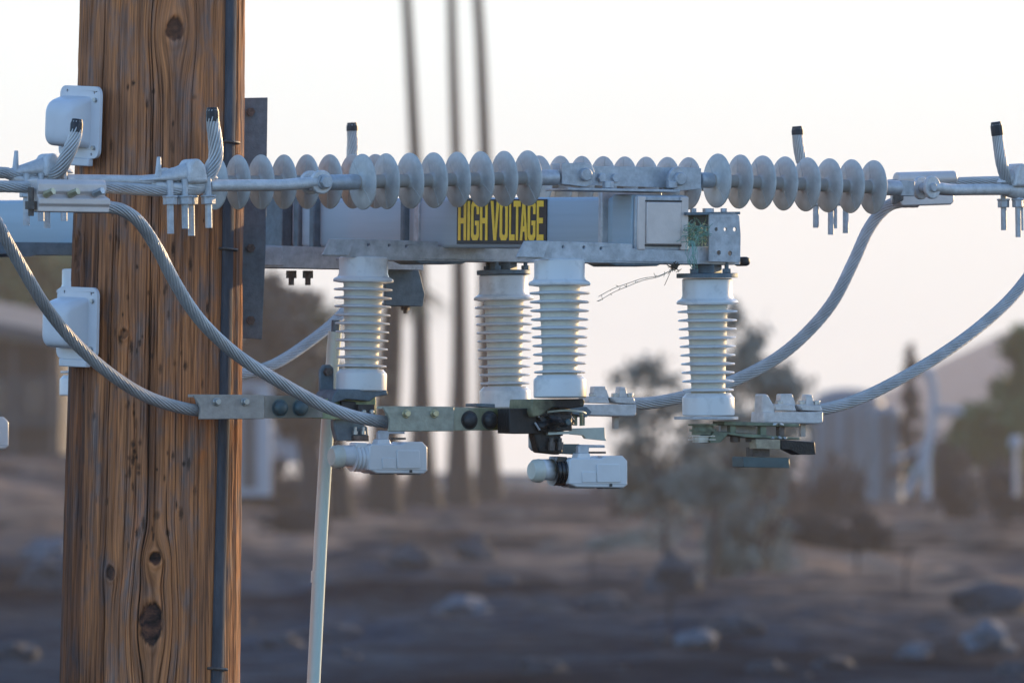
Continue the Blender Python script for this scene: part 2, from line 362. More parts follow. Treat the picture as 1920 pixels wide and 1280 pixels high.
# palm trunks: pixel path, Y
def palm(path, Y, wpx, label, crown_z=None, seed=1, grp=None):
    base = onground(path[0][0], Y); e = empty('palm_tree', base, 0, label, 'palm tree', grp)
    pts = [P(a, b_, Y) for a, b_ in path[1:]]; pts = [base - Vector((0,0,.3))] + pts
    d = pts[-1]-pts[-2]; ext = pts[-1] + d.normalized()*(3.0 if crown_z is None else crown_z); pts.append(ext)
    c = catmull([tuple(q-base) for q in pts], 6); ws = np.interp(np.linspace(0, 1, len(c)), np.linspace(0, 1, len(wpx)), wpx)*np.linspace(1.35, .70, len(c))
    tb = B(); tb.tube(c, [w_/2*K*Y for w_ in ws], 14); tb.build('trunk', M['palm_bark'], e)
    rnd = random.Random(seed); fb = B(); top = ext-base
    for i in range(34):
        a = rnd.uniform(0, 6.28); el = rnd.uniform(-1.0, 1.2); L = rnd.uniform(1.0, 1.5)
        dr = Vector((math.cos(a)*math.cos(el), math.sin(a)*math.cos(el), math.sin(el))); sd_ = Vector((-math.sin(a), math.cos(a), 0))
        p0 = top; p1 = top + dr*L*.6; fb.add([p0-sd_*.02, p0+sd_*.02, p1+sd_*.02, p1-sd_*.02], [(0,1,2,3)])
        for k_ in range(9):
            b2 = (k_-4)*.22; dd = (dr*math.cos(b2)+sd_*math.sin(b2)) + Vector((0,0,-.25)); q = p1 + dd*L*.6
            fb.add([p1-sd_*.03, p1+sd_*.03, q], [(0,1,2)])
    fb.build('fronds', M['frond'], e); return e
palm([(793,955), (791,860), (789,650), (783,400), (770,130), (760,-40)], 250, [70,44,30,26,23,21,21,21], 'tall thin palm trunk leaning left, leftmost of the three that cross the sky', seed=1, grp='tall palms in the background')
palm([(862,950), (860,850), (862,650), (858,400), (850,130), (845,-40)], 262, [54,38,28,24,21,20,20,20], 'tall straight palm trunk, middle one of the three crossing the sky', seed=2, grp='tall palms in the background')
palm([(917,935), (914,850), (910,650), (912,400), (903,130), (893,-40)], 275, [50,38,28,26,23,22,22,22], 'tall palm trunk nearest the warning sign, rightmost of the three crossing the sky', seed=3, grp='tall palms in the background')
palm([(718,970), (720,860), (733,640), (736,560)], 235, [58,50,44,40,40], 'thick short dark palm trunk behind the left white post insulator', crown_z=.6, seed=4)
palm([(642,965), (632,850), (626,760), (620,700)], 228, [40,34,30,28,26], 'dark slender trunk low behind the green pull rod', crown_z=.4, seed=5)
# trees
def off(px, py, Y, base): q = P(px, py, Y)-base; return (q.x, q.y, q.z)
def clump_px(lst, Y, base, dy=.8):
    out = []
    for (px, py, rx, rz) in lst:
        q = off(px, py, Y, base); out.append((q[0], q[1]+random.uniform(-.5,.5), q[2], rx*K*Y, dy*rx*K*Y, rz*K*Y))
    return out
b0 = onground(590, 232)
tree('scorched_tree', b0, clump_px([(550,610,50,60), (510,570,40,50), (600,710,55,55), (530,690,60,60), (570,780,70,60), (500,660,50,60)], 232, b0), .25, 'leaf_brown', 'brown scorched tree between the wooden pole and the left white insulator', 'tree', n=900, size=.15, seed=11)
b0 = onground(60, 300)
tree('green_tree', b0, clump_px([(20,540,80,60), (90,550,60,55), (-60,520,90,70), (60,600,90,50), (150,560,60,60), (20,505,90,40), (100,515,50,40), (-20,600,90,50)], 300, b0), .3, 'leaf_green', 'dull green tree above the roof left of the pole', 'tree', n=1700, size=.28, seed=12)
b0 = onground(505, 330)
bush(onground(540, 238), (2.4, 1.2, 1.3), 'leaf_dark', 'dark brush under the scorched tree right of the pole', n=1500, size=.12, seed=13)
b0 = onground(1250, 148)
tree('charred_tree', b0, clump_px([(1215,700,46,36), (1175,770,34,40), (1250,770,60,50), (1200,850,55,50), (1300,840,60,50), (1255,920,70,50), (1180,900,50,40)], 148, b0), .036, 'leaf_grey', 'sparse grey tree left of the right hand insulator with thin dark trunk', 'tree', n=520, size=.06, seed=14)
b0 = onground(1332, 143)
tree('charred_tree', b0, clump_px([(1400,640,44,54), (1430,700,60,50), (1475,730,40,40), (1370,800,66,46), (1440,800,60,50), (1350,730,44,46), (1400,880,80,50), (1320,900,60,50)], 143, b0), .036, 'leaf_grey', 'grey brown tree with rounded top behind the right hand insulator', 'tree', n=950, size=.06, seed=15)
for i, (px, py, rx, rz, Y, lf, lab) in enumerate([
    (1210, 860, 90, 60, 240, 'leaf_dark', 'dark scrub under the sparse grey tree'),
    (1340, 850, 80, 70, 238, 'leaf_grey', 'grey scrub below the right hand insulator'),
    (1450, 850, 80, 60, 236, 'leaf_dark', 'dark brush just under the teal plate of the right switch blade'),
    (1575, 870, 75, 55, 230, 'leaf_dark', 'dark low bush in front of the blue grey tank'),
    (1790, 870, 70, 60, 232, 'leaf_dark', 'dark low bush right of the white pipe frame'),
    (1885, 880, 60, 60, 228, 'leaf_dark', 'dark low bush at the right edge of the view')]):
    b0 = onground(px, Y); bush(b0, (rx*K*Y, 1.0, max(.4, P(px, py-rz*.5, Y).z-b0.z)), lf, lab, n=1800, size=.10, seed=20+i)
b0 = onground(1850, 262)
tree('green_tree', b0, clump_px([(1850,800,60,40), (1905,760,50,50), (1935,670,38,50), (1880,850,80,40), (1800,850,50,30), (1960,760,60,60)], 262, b0), .2, 'leaf_green', 'dull green tree in front of the brown hill at the right edge', 'tree', n=800, size=.16, seed=31)
bush(onground(1550, 172) , (150*K*172, 1.0, .66), 'leaf_red', 'wide dark reddish dry bush on the slope below the right switch blade', n=9000, size=.06, seed=33)
bush(onground(1400, 150), (100*K*150, .8, 1.15), 'leaf_grey', 'pale grey scrub joining the two trees behind the rightmost insulator', n=3000, size=.06, seed=36)
bush(onground(1180, 180) , (110*K*180, .8, .30), 'leaf_grey', 'low grey dry brush on the slope below the middle white module', n=2500, size=.05, seed=34)
bush(onground(560, 200) , (75*K*200, .8, .42), 'leaf_dark', 'low dark burnt brush in front of the pale locker', n=2500, size=.06, seed=35)

# buildings and big things
M['roof_pale'] = mat('pale_roof', (.085,.08,.075), .8, 0, .15, 1.5, 0)
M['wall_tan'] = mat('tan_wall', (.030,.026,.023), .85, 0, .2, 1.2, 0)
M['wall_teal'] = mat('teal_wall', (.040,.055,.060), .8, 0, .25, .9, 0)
M['white_paint'] = mat('white_paint', (.36,.35,.36), .6, 0, .1, 2, 0)
M['tank'] = mat('blue_grey_tank', (.13,.155,.17), .6, 0, .15, .8, 0)
M['glass'] = mat('dark_window', (.03,.035,.04), .15, 0, .2, 2, 0)
def bgbox(px0, px1, py0, py1, Y, depth, d=0):
    a = P(px0, py1, Y); c = P(px1, py0, Y); return (a.x, c.x, Y+d, Y+d+depth, a.z, c.z)
def rel(t6, base): return (t6[0]-base.x, t6[1]-base.x, t6[2]-base.y, t6[3]-base.y, t6[4]-base.z, t6[5]-base.z)
Y = 240; b0 = onground(0, Y)
e = empty('house', b0, 0, 'low house with pale sloping eave and teal wall left of the pole', 'house')
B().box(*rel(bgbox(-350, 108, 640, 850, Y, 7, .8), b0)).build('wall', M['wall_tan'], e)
rb = B(); q0 = P(-350, 560, Y)-b0; q1 = P(128, 655, Y)-b0; th = 24*K*Y
rb.add([(q0.x, -.4, q0.z), (q1.x, -.4, q1.z), (q1.x, -.4, q1.z+th), (q0.x, -.4, q0.z+th), (q0.x, 9, q0.z+.5), (q1.x, 9, q1.z+.5), (q1.x, 9, q1.z+th+.5), (q0.x, 9, q0.z+th+.5)],
       [(0,1,2,3), (4,7,6,5), (0,4,5,1), (3,2,6,7), (0,3,7,4), (1,5,6,2)])
rb.build('roof', M['roof_pale'], e)
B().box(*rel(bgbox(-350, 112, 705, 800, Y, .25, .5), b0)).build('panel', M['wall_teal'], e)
for (x0, x1) in ((-120, -60), (-20, 12), (44, 84)):
    B().box(*rel(bgbox(x0, x1, 715, 775, Y, .1, .42), b0)).build('window', M['glass'], e)
for px in (24, 98):
    B().box(*rel(bgbox(px-3, px+3, 650, 846, Y, .14, .1), b0)).build('post', M['roof_pale'], e)
Y = 226; b0 = onground(482, Y)
e = empty('storage_locker', b0, 0, 'pale upright storage locker close to the right side of the pole', 'locker')
B().box(*rel(bgbox(440, 508, 716, 930, Y, .9), b0)).build('cabinet', M['white_paint'], e, bevel=.02)
B().box(*rel(bgbox(434, 513, 700, 716, Y, 1.0, -.05), b0)).build('lid', M['roof_pale'], e, bevel=.02)
B().box(*rel(bgbox(452, 480, 730, 915, Y, .03, -.03), b0)).build('door', M['roof_pale'], e)
Y = 250; b0 = onground(570, Y)
e = empty('parked_vehicle', b0, 0, 'pale parked vehicle low behind the green pull rod', 'vehicle')
def vp(lst): return [(P(a, b_, Y).x-b0.x, P(a, b_, Y).z-b0.z) for a, b_ in lst]
B().prism(vp([(505,868), (505,835), (512,800), (524,786), (548,790), (570,822), (606,838), (615,848), (615,868)]), 0, 1.7).build('body', M['white_paint'], e, bevel=.05)
B().prism(vp([(518,818), (526,796), (545,799), (560,820)]), -.02, 1.72).build('window', M['glass'], e)
for a in (526, 594):
    q = P(a, 870, Y)-b0; B().cyl((q.x, -.03, q.z), (q.x, .2, q.z), .16, 20).build('wheel', M['dark'], e)
Y = 420
for i, (x0, x1, t_, lab) in enumerate([(800, 1010, 886, 'long low white shed between the palm bases'), (1025, 1265, 878, 'long low white shed right of the palms')]):
    b0 = onground((x0+x1)/2, Y)
    e = empty('low_shed', b0, 0, lab, 'shed', 'low white sheds')
    B().box(*rel(bgbox(x0, x1, t_+14, 925, Y, 6), b0)).build('wall', M['white_paint'], e)
    B().box(*rel(bgbox(x0-6, x1+6, t_, t_+12, Y, 7, -.5), b0)).build('roof', M['tank'], e)
Y = 300; b0 = onground(1620, Y)
e = empty('storage_tank', b0, 0, 'blue grey ribbed tank with domed top behind the right cable clamp', 'tank')
cq = P(1592, 760, Y)-b0; rr = 72*K*Y; zt = P(0, 770, Y).z-b0.z
B().lathe([(rr, -.3), (rr, zt), (rr*.93, zt+.28), (rr*.7, zt+.48), (rr*.35, zt+.58), (.05, zt+.6)], (cq.x, 1.2, 0), 'z', 40).build('shell', M['tank'], e)
for a in range(0, 360, 30):
    x = cq.x + (rr+.02)*math.cos(R(a)); y = 1.2 + (rr+.02)*math.sin(R(a)); B().box(x-.05, x+.05, y-.05, y+.05, -.2, zt).build('rib', M['roof_pale'], e)
Y = 285; b0 = onground(1680, Y)
e = empty('water_tank', b0, 0, 'shorter pale grey tank between the domed tank and the white pipe frame', 'tank')
cq = P(1662, 760, Y)-b0; rr = 34*K*Y; zt = P(0, 775, Y).z-b0.z
B().lathe([(rr, -.3), (rr, zt), (rr*.8, zt+.12), (.05, zt+.2)], (cq.x, 1.0, 0), 'z', 32).build('shell', M['tank'], e)
B().box(cq.x-.08, cq.x+.08, .4, .5, 0, zt).build('ladder', M['roof_pale'], e)
Y = 275; b0 = onground(1707, Y); q = P(1707, 664, Y)-b0
e = empty('cypress_tree', b0, 0, 'narrow dark spire tree rising above the white pipe frame', 'tree')
B().tube([(0,0,-.2), (0,0,q.z*.95)], [.12,.03], 8).build('trunk', M['bark'], e)
lb = B(); leaves(lb, random.Random(5), [(0, 0, q.z*f, (.45-.36*f), (.4-.3*f), q.z*.12) for f in (.2,.35,.5,.62,.74,.86,.95)], 260, .09); lb.build('crown', M['leaf_dark'], e)
Y = 200; b0 = onground(1738, Y)
e = empty('pipe_frame', b0, 0, 'blurred white curved pipe frame with braced foot in front of the hill', 'frame')
def pp(lst, y=0): return [(P(a, b_, Y).x-b0.x, y, P(a, b_, Y).z-b0.z) for a, b_ in lst]
B().tube(catmull(pp([(1738,935), (1738,860), (1748,800), (1752,740), (1745,705), (1728,690)]), 6), 8.5*K*Y, 10).build('main_pipe', M['white_paint'], e)
B().tube(catmull(pp([(1700,930), (1720,880), (1748,820)], .1), 6), 7*K*Y, 10).build('brace', M['white_paint'], e)
B().tube(catmull(pp([(1740,828), (1705,850), (1672,862)], .1), 6), 4*K*Y, 8).build('rail', M['white_paint'], e)
B().tube(pp([(1750,768), (1805,772)], .05), 8*K*Y, 8).build('crossbar', M['white_paint'], e)
Y = 215; b0 = onground(1905, Y)
e = empty('white_post', b0, 0, 'blurred pale post at the far right edge of the slope', 'post')
B().tube(pp([(1905,930), (1905,830)]), .05, 8).build('shaft', M['white_paint'], e)
B().lathe([(.02,0),(.12,.02),(.14,.12),(.09,.22),(.02,.24)], (0,0,(P(1905,840,Y)-b0).z), 'z', 16).build('cap', M['white_paint'], e)
# small spindly burnt saplings on the slope
for i, (px, py, h_) in enumerate([(1605,1075,70), (1700,1120,90), (1250,1180,60), (1110,1090,60)]):
    b0 = ground_hit(px, py); rnd = random.Random(i); tb = B(); H = h_*K*b0.y
    tb.tube([(0,0,-.1), (rnd.uniform(-.03,.03),0,H*.5), (rnd.uniform(-.06,.06),0,H)], [.022,.016,.006], 6)
    for k_ in range(5): z = H*(.4+.12*k_); tb.tube([(0,0,z), (rnd.uniform(-.15,.15), rnd.uniform(-.1,.1), z+.12)], [.008,.003], 4)
    tag(tb.build('burnt_sapling', M['bark'], origin=(0,0,0)), 'leafless burnt sapling on the slope, ' + ['under the dry red bush', 'lower right among the grey rocks', 'left of the right hand rocks', 'below the white sheds'][i], 'sapling', 'burnt saplings').location = b0
# rocks
M['rock'] = mat('grey_boulder', (.040,.045,.054), .9, 0, .3, 3, .5, 14)
M['rock_pale'] = mat('pale_boulder', (.10,.112,.132), .9, 0, .3, 3, .5, 14)
def rock(px, py, rx, rz, label, seed, pale=False, group='boulders on the burnt slope'):
    b0 = ground_hit(px, py); s_ = K*b0.y
    o = B().blob((0,0,rz*s_*.35), rx*s_, rx*s_*.9, rz*s_, .5, seed, 3, 1.1).build('boulder', M['rock_pale' if pale else 'rock'], smooth=24)
    o.location = b0; o.rotation_euler = (0, 0, seed*1.3); tag(o, label, 'rock', group)
for i, a in enumerate([
    (870,1155,52,24,'long pale slanting boulder left of centre near the bottom of the slope',True),
    (770,1065,52,26,'wide grey boulder upslope of the long pale slanting one',False),
    (890,1050,38,30,'round dark boulder right of the wide grey one',False),
    (940,1095,36,14,'flat dark stone between the round boulder and the burnt trees',False),
    (1130,1140,50,18,'flat grey boulder in the middle of the slope',False),
    (1260,1110,55,46,'large dark boulder at the foot of the thin burnt trunks',False),
    (1240,1205,20,14,'small blue grey stone left of the double boulder',False),
    (1305,1215,42,24,'lumpy blue grey boulder, left half of the double boulder',True),
    (1380,1195,48,26,'broad blue grey boulder, right half of the double boulder',False),
    (1440,1262,36,16,'low stone at the bottom edge right of centre',False),
    (1560,1250,40,14,'dark flat stone near the bottom between two boulder groups',False),
    (1715,1235,36,22,'rounded blue grey boulder left of the pale brown one',True),
    (1850,1225,46,34,'pale brownish boulder, tallest near the bottom right corner',True),
    (1905,1270,34,22,'grey stone in the bottom right corner',False),
    (1860,1150,75,40,'big dark boulder near the right edge above the pale one',False),
    (1010,1262,46,20,'dark stone at the bottom edge under the middle module',False),
    (620,1200,48,20,'grey stone just right of the pull rod',False),
    (560,950,55,34,'dark rounded boulder beside the pale locker',False),
    (85,1045,44,26,'blue grey boulder left of the wooden pole',True),
    (80,1105,52,34,'dark boulder below the blue grey one left of the pole',False),
    (30,1240,50,24,'dark stone in the bottom left corner',False),
    (530,1215,42,18,'flat stone between the pole and the pull rod',False)]):
    rock(*a[:5], i+1, a[5])
rnd = random.Random(99)
protos = [B().blob((0,0,.3), 1, .9, .7, .5, 60+i, 2, 1.2).build('stone', M['rock'], smooth=24) for i in range(3)]
M['rock2'] = M['rock']
cnt = 0
while cnt < 26:
    px = rnd.uniform(-60, 1980); py = rnd.uniform(1000, 1340)
    if 110 < px < 455: continue
    b0 = ground_hit(px, py); 
    if cnt < 3: o = protos[cnt]
    else: o = protos[cnt % 3].copy(); C.objects.link(o)
    s_ = rnd.uniform(4, 15)*K*b0.y; o.scale = (s_, s_, s_*rnd.uniform(.5, .9)); o.location = b0; o.rotation_euler = (0, 0, rnd.uniform(0, 6))
    tag(o, 'small dark blurred stone lying on the burnt slope', 'stone', 'small stones on the burnt slope'); cnt += 1

# ------------------------------------------------------------------ wooden pole
PY = 20.35
def pole_c(py): return 304 - 23*py/1280.0
def pole_h(py): return 154 + 15*py/1280.0
zt_, zb_ = P(0, -60, PY).z, P(0, 1340, PY).z
Zf = np.linspace(zb_, zt_, 560)
Z = np.concatenate([np.linspace(-9.4, zb_, 30)[:-1], Zf, np.linspace(zt_, 1.9, 12)[1:]])
phi = np.concatenate([np.linspace(-1.75, 1.75, 900), np.linspace(1.75, 2*math.pi-1.75, 60)[1:-1]])
pyZ = 640 - (np.arctan(Z/PY)-PITCH)/K
pc = np.clip(pyZ, -300, 2600)
cx_ = (pole_c(np.where(pc > 1280, 1280+(pc-1280)*.5, pc))-960)*K*PY; rad = pole_h(pc)*K*PY
PH, ZG = np.meshgrid(phi, Z); CX, _ = np.meshgrid(cx_, phi, indexing='ij'); RD, _ = np.meshgrid(rad, phi, indexing='ij'); PYG, _ = np.meshgrid(pyZ, phi, indexing='ij')
T = PH*.155
gr = T.copy(); knot = np.zeros_like(T); dep = np.zeros_like(T)
def k_phi(px, py): return math.asin(max(-1, min(1, (px-pole_c(py))/pole_h(py))))
def zof(py): return PY*math.tan(PITCH+math.atan((640-py)*K))
kn = [(333,62,.0165,.020,.85,1), (297,1045,.010,.0115,1.0,1), (290,1165,.019,.034,1.0,1), (212,1072,.008,.012,.8,.8), (150,470,.017,.030,.55,.6), (238,628,.008,.008,.5,.4)]
for (px, py, a, b_, dk, wp) in kn:
    t0 = k_phi(px, py)*.155; z0 = zof(py)
    e_ = ((T-t0)/(a*2.2))**2 + ((ZG-z0)/(b_*3.4))**2
    gr = gr - wp*(T-t0)*.85*np.exp(-e_)
    e2 = np.sqrt(((T-t0)/a)**2 + ((ZG-z0)/b_)**2) + (fbm(T*150, ZG*70, 77)-.5)*.55
    kk = np.clip((1.12-e2)/.18, 0, 1); knot = np.maximum(knot, kk*dk); dep -= kk*.004*dk
    dep += .0028*np.exp(-((e2-1.35)/.35)**2)
nz = fbm(gr*420, ZG*3.0, 11, 4); nz2 = fbm(gr*90, ZG*1.2, 5, 3); nz3 = fbm(gr*30, ZG*2.2+7, 8, 3)
dep += (nz-.5)*.0034 + (nz2-.5)*.0065 + (fbm(gr*70, ZG*14, 91, 3)-.5)*.003
crack = np.zeros_like(T)
def ck(px, y0, y1, wdt, st, seed, dr=0.0):
    global crack
    g0 = k_phi(px, (y0+y1)/2)*.155
    wob = (fbm(ZG*2.5, ZG*0+seed, seed, 4)-.5)*.012 + dr*(ZG-zof((y0+y1)/2))
    m = np.clip((PYG-y0)/60, 0, 1)*np.clip((y1-PYG)/60, 0, 1)
    ww = wdt*(.5+fbm(ZG*9, ZG*0, seed+4))
    crack = np.maximum(crack, st*m*np.exp(-((gr-g0-wob)/ww)**2))
for a in [(290,-100,900,.0009,1,1), (283,500,1400,.0009,1,2), (207,400,1400,.0009,1,3), (395,300,1150,.0008,.9,4), (193,-100,600,.0011,.8,5), (420,380,1400,.0012,1,6), (303,-100,700,.0006,.6,7),
          (240,500,1300,.0006,.7,8), (330,650,1400,.0006,.7,9), (365,-100,500,.0006,.6,10), (405,-100,500,.0006,.6,11), (150,300,1300,.0007,.6,12), (228,-100,500,.0005,.6,13), (315,900,1400,.0007,.9,14),
          (375,700,1400,.0006,.7,15), (170,700,1400,.0005,.5,16), (442,-60,1400,.0012,.8,17), (262,-60,460,.0005,.5,18), (345,250,760,.0005,.5,19), (256,860,1400,.0005,.6,20)]: ck(*a)
rk = random.Random(8)
for i_ in range(46):
    y0_ = rk.uniform(-80, 1250); ck(rk.uniform(140, 455), y0_, y0_+rk.uniform(120, 420), rk.uniform(.0003, .0008), rk.uniform(.5, .95), 30+i_)
pit = np.zeros_like(T); rnd = random.Random(3)
pl = [(rnd.gauss(270,60), rnd.uniform(150,1000)) for _ in range(80)] + [(rnd.gauss(300,60), rnd.uniform(820,1040)) for _ in range(18)] + [(237,620), (244,560), (232,640), (268,830), (300,880)]
for (px, py) in pl:
    if not 130 < px < 410: continue
    t0 = k_phi(px, py)*.155; z0 = zof(py); a = rnd.uniform(.0014,.0036); b_ = a*rnd.uniform(1.2, 4.0)
    pit = np.maximum(pit, rnd.uniform(.5,1)*np.clip(1.5-np.sqrt(((T-t0)/a)**2+((ZG-z0)/b_)**2)-(fbm(T*500,ZG*500,9)-.5), 0, 1))
dep -= crack*.0060 + pit*.0018
RR = RD + dep
PXG = 960 + (CX + RD*np.sin(PH))/(K*PY)
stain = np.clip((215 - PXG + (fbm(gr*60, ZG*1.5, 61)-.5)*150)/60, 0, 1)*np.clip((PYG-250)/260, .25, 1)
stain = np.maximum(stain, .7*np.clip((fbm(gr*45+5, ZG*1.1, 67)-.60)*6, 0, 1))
vx = CX + RR*np.sin(PH); vy = -RR*np.cos(PH); nR, nC = PH.shape
ox = float(cx_[0])
me = bpy.data.meshes.new('utility_pole'); co = np.stack([vx-ox, vy, ZG+9.4], -1).reshape(-1, 3)
ii = np.arange(nR*nC).reshape(nR, nC); nx2 = np.roll(ii, -1, 1)
q4 = np.stack([ii[:-1], nx2[:-1], nx2[1:], ii[1:]], -1).reshape(-1, 4)
me.vertices.add(len(co)); me.vertices.foreach_set('co', co.astype(np.float32).ravel())
me.loops.add(len(q4)*4); me.loops.foreach_set('vertex_index', q4.astype(np.int32).ravel())
me.polygons.add(len(q4)); me.polygons.foreach_set('loop_start', (np.arange(len(q4))*4).astype(np.int32)); me.update(calc_edges=True)
me.polygons.foreach_set('use_smooth', [True]*len(q4))
for nm, ar in (('grain', gr), ('knot', knot), ('crack', np.maximum(crack, pit*.9)), ('height', ZG), ('creosote', stain)):
    at = me.attributes.new(nm, 'FLOAT', 'POINT'); at.data.foreach_set('value', ar.reshape(-1).astype(np.float32))
wm = bpy.data.materials.new('weathered_pole_wood'); wm.use_nodes = True; n = wm.node_tree.nodes; l = wm.node_tree.links; b = n['Principled BSDF']
b.inputs['Roughness'].default_value = .8; b.inputs['Specular IOR Level'].default_value = .25
def att(nm):
    a = n.new('ShaderNodeAttribute'); a.attribute_name = nm; return a.outputs['Fac']
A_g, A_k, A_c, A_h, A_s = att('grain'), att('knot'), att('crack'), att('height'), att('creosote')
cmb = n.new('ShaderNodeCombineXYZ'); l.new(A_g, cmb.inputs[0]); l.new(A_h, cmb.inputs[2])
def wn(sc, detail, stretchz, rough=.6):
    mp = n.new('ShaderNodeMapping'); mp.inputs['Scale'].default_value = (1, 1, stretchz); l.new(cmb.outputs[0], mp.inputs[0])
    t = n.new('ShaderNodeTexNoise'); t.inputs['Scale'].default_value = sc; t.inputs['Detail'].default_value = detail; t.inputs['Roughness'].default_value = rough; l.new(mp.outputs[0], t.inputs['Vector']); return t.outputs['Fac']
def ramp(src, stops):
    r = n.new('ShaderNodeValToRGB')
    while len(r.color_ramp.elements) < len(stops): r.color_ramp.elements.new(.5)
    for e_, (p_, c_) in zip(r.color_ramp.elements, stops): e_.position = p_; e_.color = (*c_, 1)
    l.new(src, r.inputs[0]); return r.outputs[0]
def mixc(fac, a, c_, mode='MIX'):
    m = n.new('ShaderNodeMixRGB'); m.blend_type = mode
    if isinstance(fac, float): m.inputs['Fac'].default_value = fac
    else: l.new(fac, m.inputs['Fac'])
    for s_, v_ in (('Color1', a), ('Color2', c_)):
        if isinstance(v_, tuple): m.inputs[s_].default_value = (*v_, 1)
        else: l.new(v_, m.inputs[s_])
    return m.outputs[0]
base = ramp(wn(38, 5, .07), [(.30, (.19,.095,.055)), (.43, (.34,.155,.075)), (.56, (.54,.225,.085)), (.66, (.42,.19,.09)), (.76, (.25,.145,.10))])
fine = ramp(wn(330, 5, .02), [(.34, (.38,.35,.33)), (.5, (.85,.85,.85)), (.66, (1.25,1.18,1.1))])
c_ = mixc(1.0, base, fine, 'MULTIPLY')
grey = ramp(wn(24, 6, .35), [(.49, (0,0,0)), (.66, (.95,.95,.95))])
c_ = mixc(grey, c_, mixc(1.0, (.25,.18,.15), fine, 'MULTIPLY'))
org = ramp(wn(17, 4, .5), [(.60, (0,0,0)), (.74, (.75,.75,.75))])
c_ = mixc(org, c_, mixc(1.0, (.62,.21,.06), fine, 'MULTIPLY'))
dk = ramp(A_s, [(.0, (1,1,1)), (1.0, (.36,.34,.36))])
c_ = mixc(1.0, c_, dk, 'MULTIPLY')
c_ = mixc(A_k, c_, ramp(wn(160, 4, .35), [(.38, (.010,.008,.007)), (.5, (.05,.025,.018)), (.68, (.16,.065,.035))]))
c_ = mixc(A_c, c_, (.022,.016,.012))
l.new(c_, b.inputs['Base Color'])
bp = n.new('ShaderNodeBump'); bp.inputs['Strength'].default_value = .55; bp.inputs['Distance'].default_value = .0012; l.new(wn(520, 4, .03), bp.inputs['Height']); l.new(bp.outputs[0], b.inputs['Normal'])
me.materials.append(wm)
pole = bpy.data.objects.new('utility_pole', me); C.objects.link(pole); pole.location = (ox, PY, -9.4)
tag(pole, 'weathered brown wooden utility pole with knots and long cracks', 'pole')
def on_pole(px, py, out=0.0):
    ph = k_phi(px, py); r = pole_h(py)*K*PY + out; cx = (pole_c(py)-960)*K*PY
    return Vector((cx + r*math.sin(ph), PY - r*math.cos(ph), zof(py))), Vector((math.sin(ph), -math.cos(ph), 0))

# grey wire guard stapled to the pole
gp = [(434,-60), (433,0), (431,200), (428,380), (427,470), (423,700), (419,850), (414,1050), (409,1250), (407,1340)]
e = empty('wire_guard', on_pole(407, 1340)[0], 0, 'dark grey U shaped wire guard running down the right side of the pole', 'wire guard')
o0 = Vector(e.location); gb_ = B(); rows = []
prof = [(-1,0), (-1,.55), (-.72,.9), (-.3,1.05), (.3,1.05), (.72,.9), (1,.55), (1,0)]
cen = catmull([(a, b_, 0) for a, b_ in gp], 8)
for q in cen:
    p0, nn = on_pole(q.x, q.y, -.004); tt = Vector((-nn.y, nn.x, 0))
    rows += [p0 + tt*(u_*.0135) + nn*(.004+v_*.009) - o0 for u_, v_ in prof]
m_ = len(prof)
gb_.add(rows, [(i*m_+j, i*m_+(j+1) % m_, (i+1)*m_+(j+1) % m_, (i+1)*m_+j) for i in range(len(cen)-1) for j in range(m_)])
gb_.build('guard_strip', M['guard'], e, smooth=50)
for (px, py) in ((431,268), (427,468), (409,1250)):
    p0, nn = on_pole(px, py, 0); tt = Vector((-nn.y, nn.x, 0)); p0 = p0-o0
    B().tube(catmull([p0-tt*.019-nn*.01, p0-tt*.017+nn*.006, p0-tt*.010+nn*.0145+Vector((0,0,-.001)), p0+tt*.010+nn*.0145+Vector((0,0,-.002)), p0+tt*.017+nn*.006+Vector((0,0,-.003)), p0+tt*.019-nn*.01], 4), .0026, 8).build('staple', M['rust'], e)

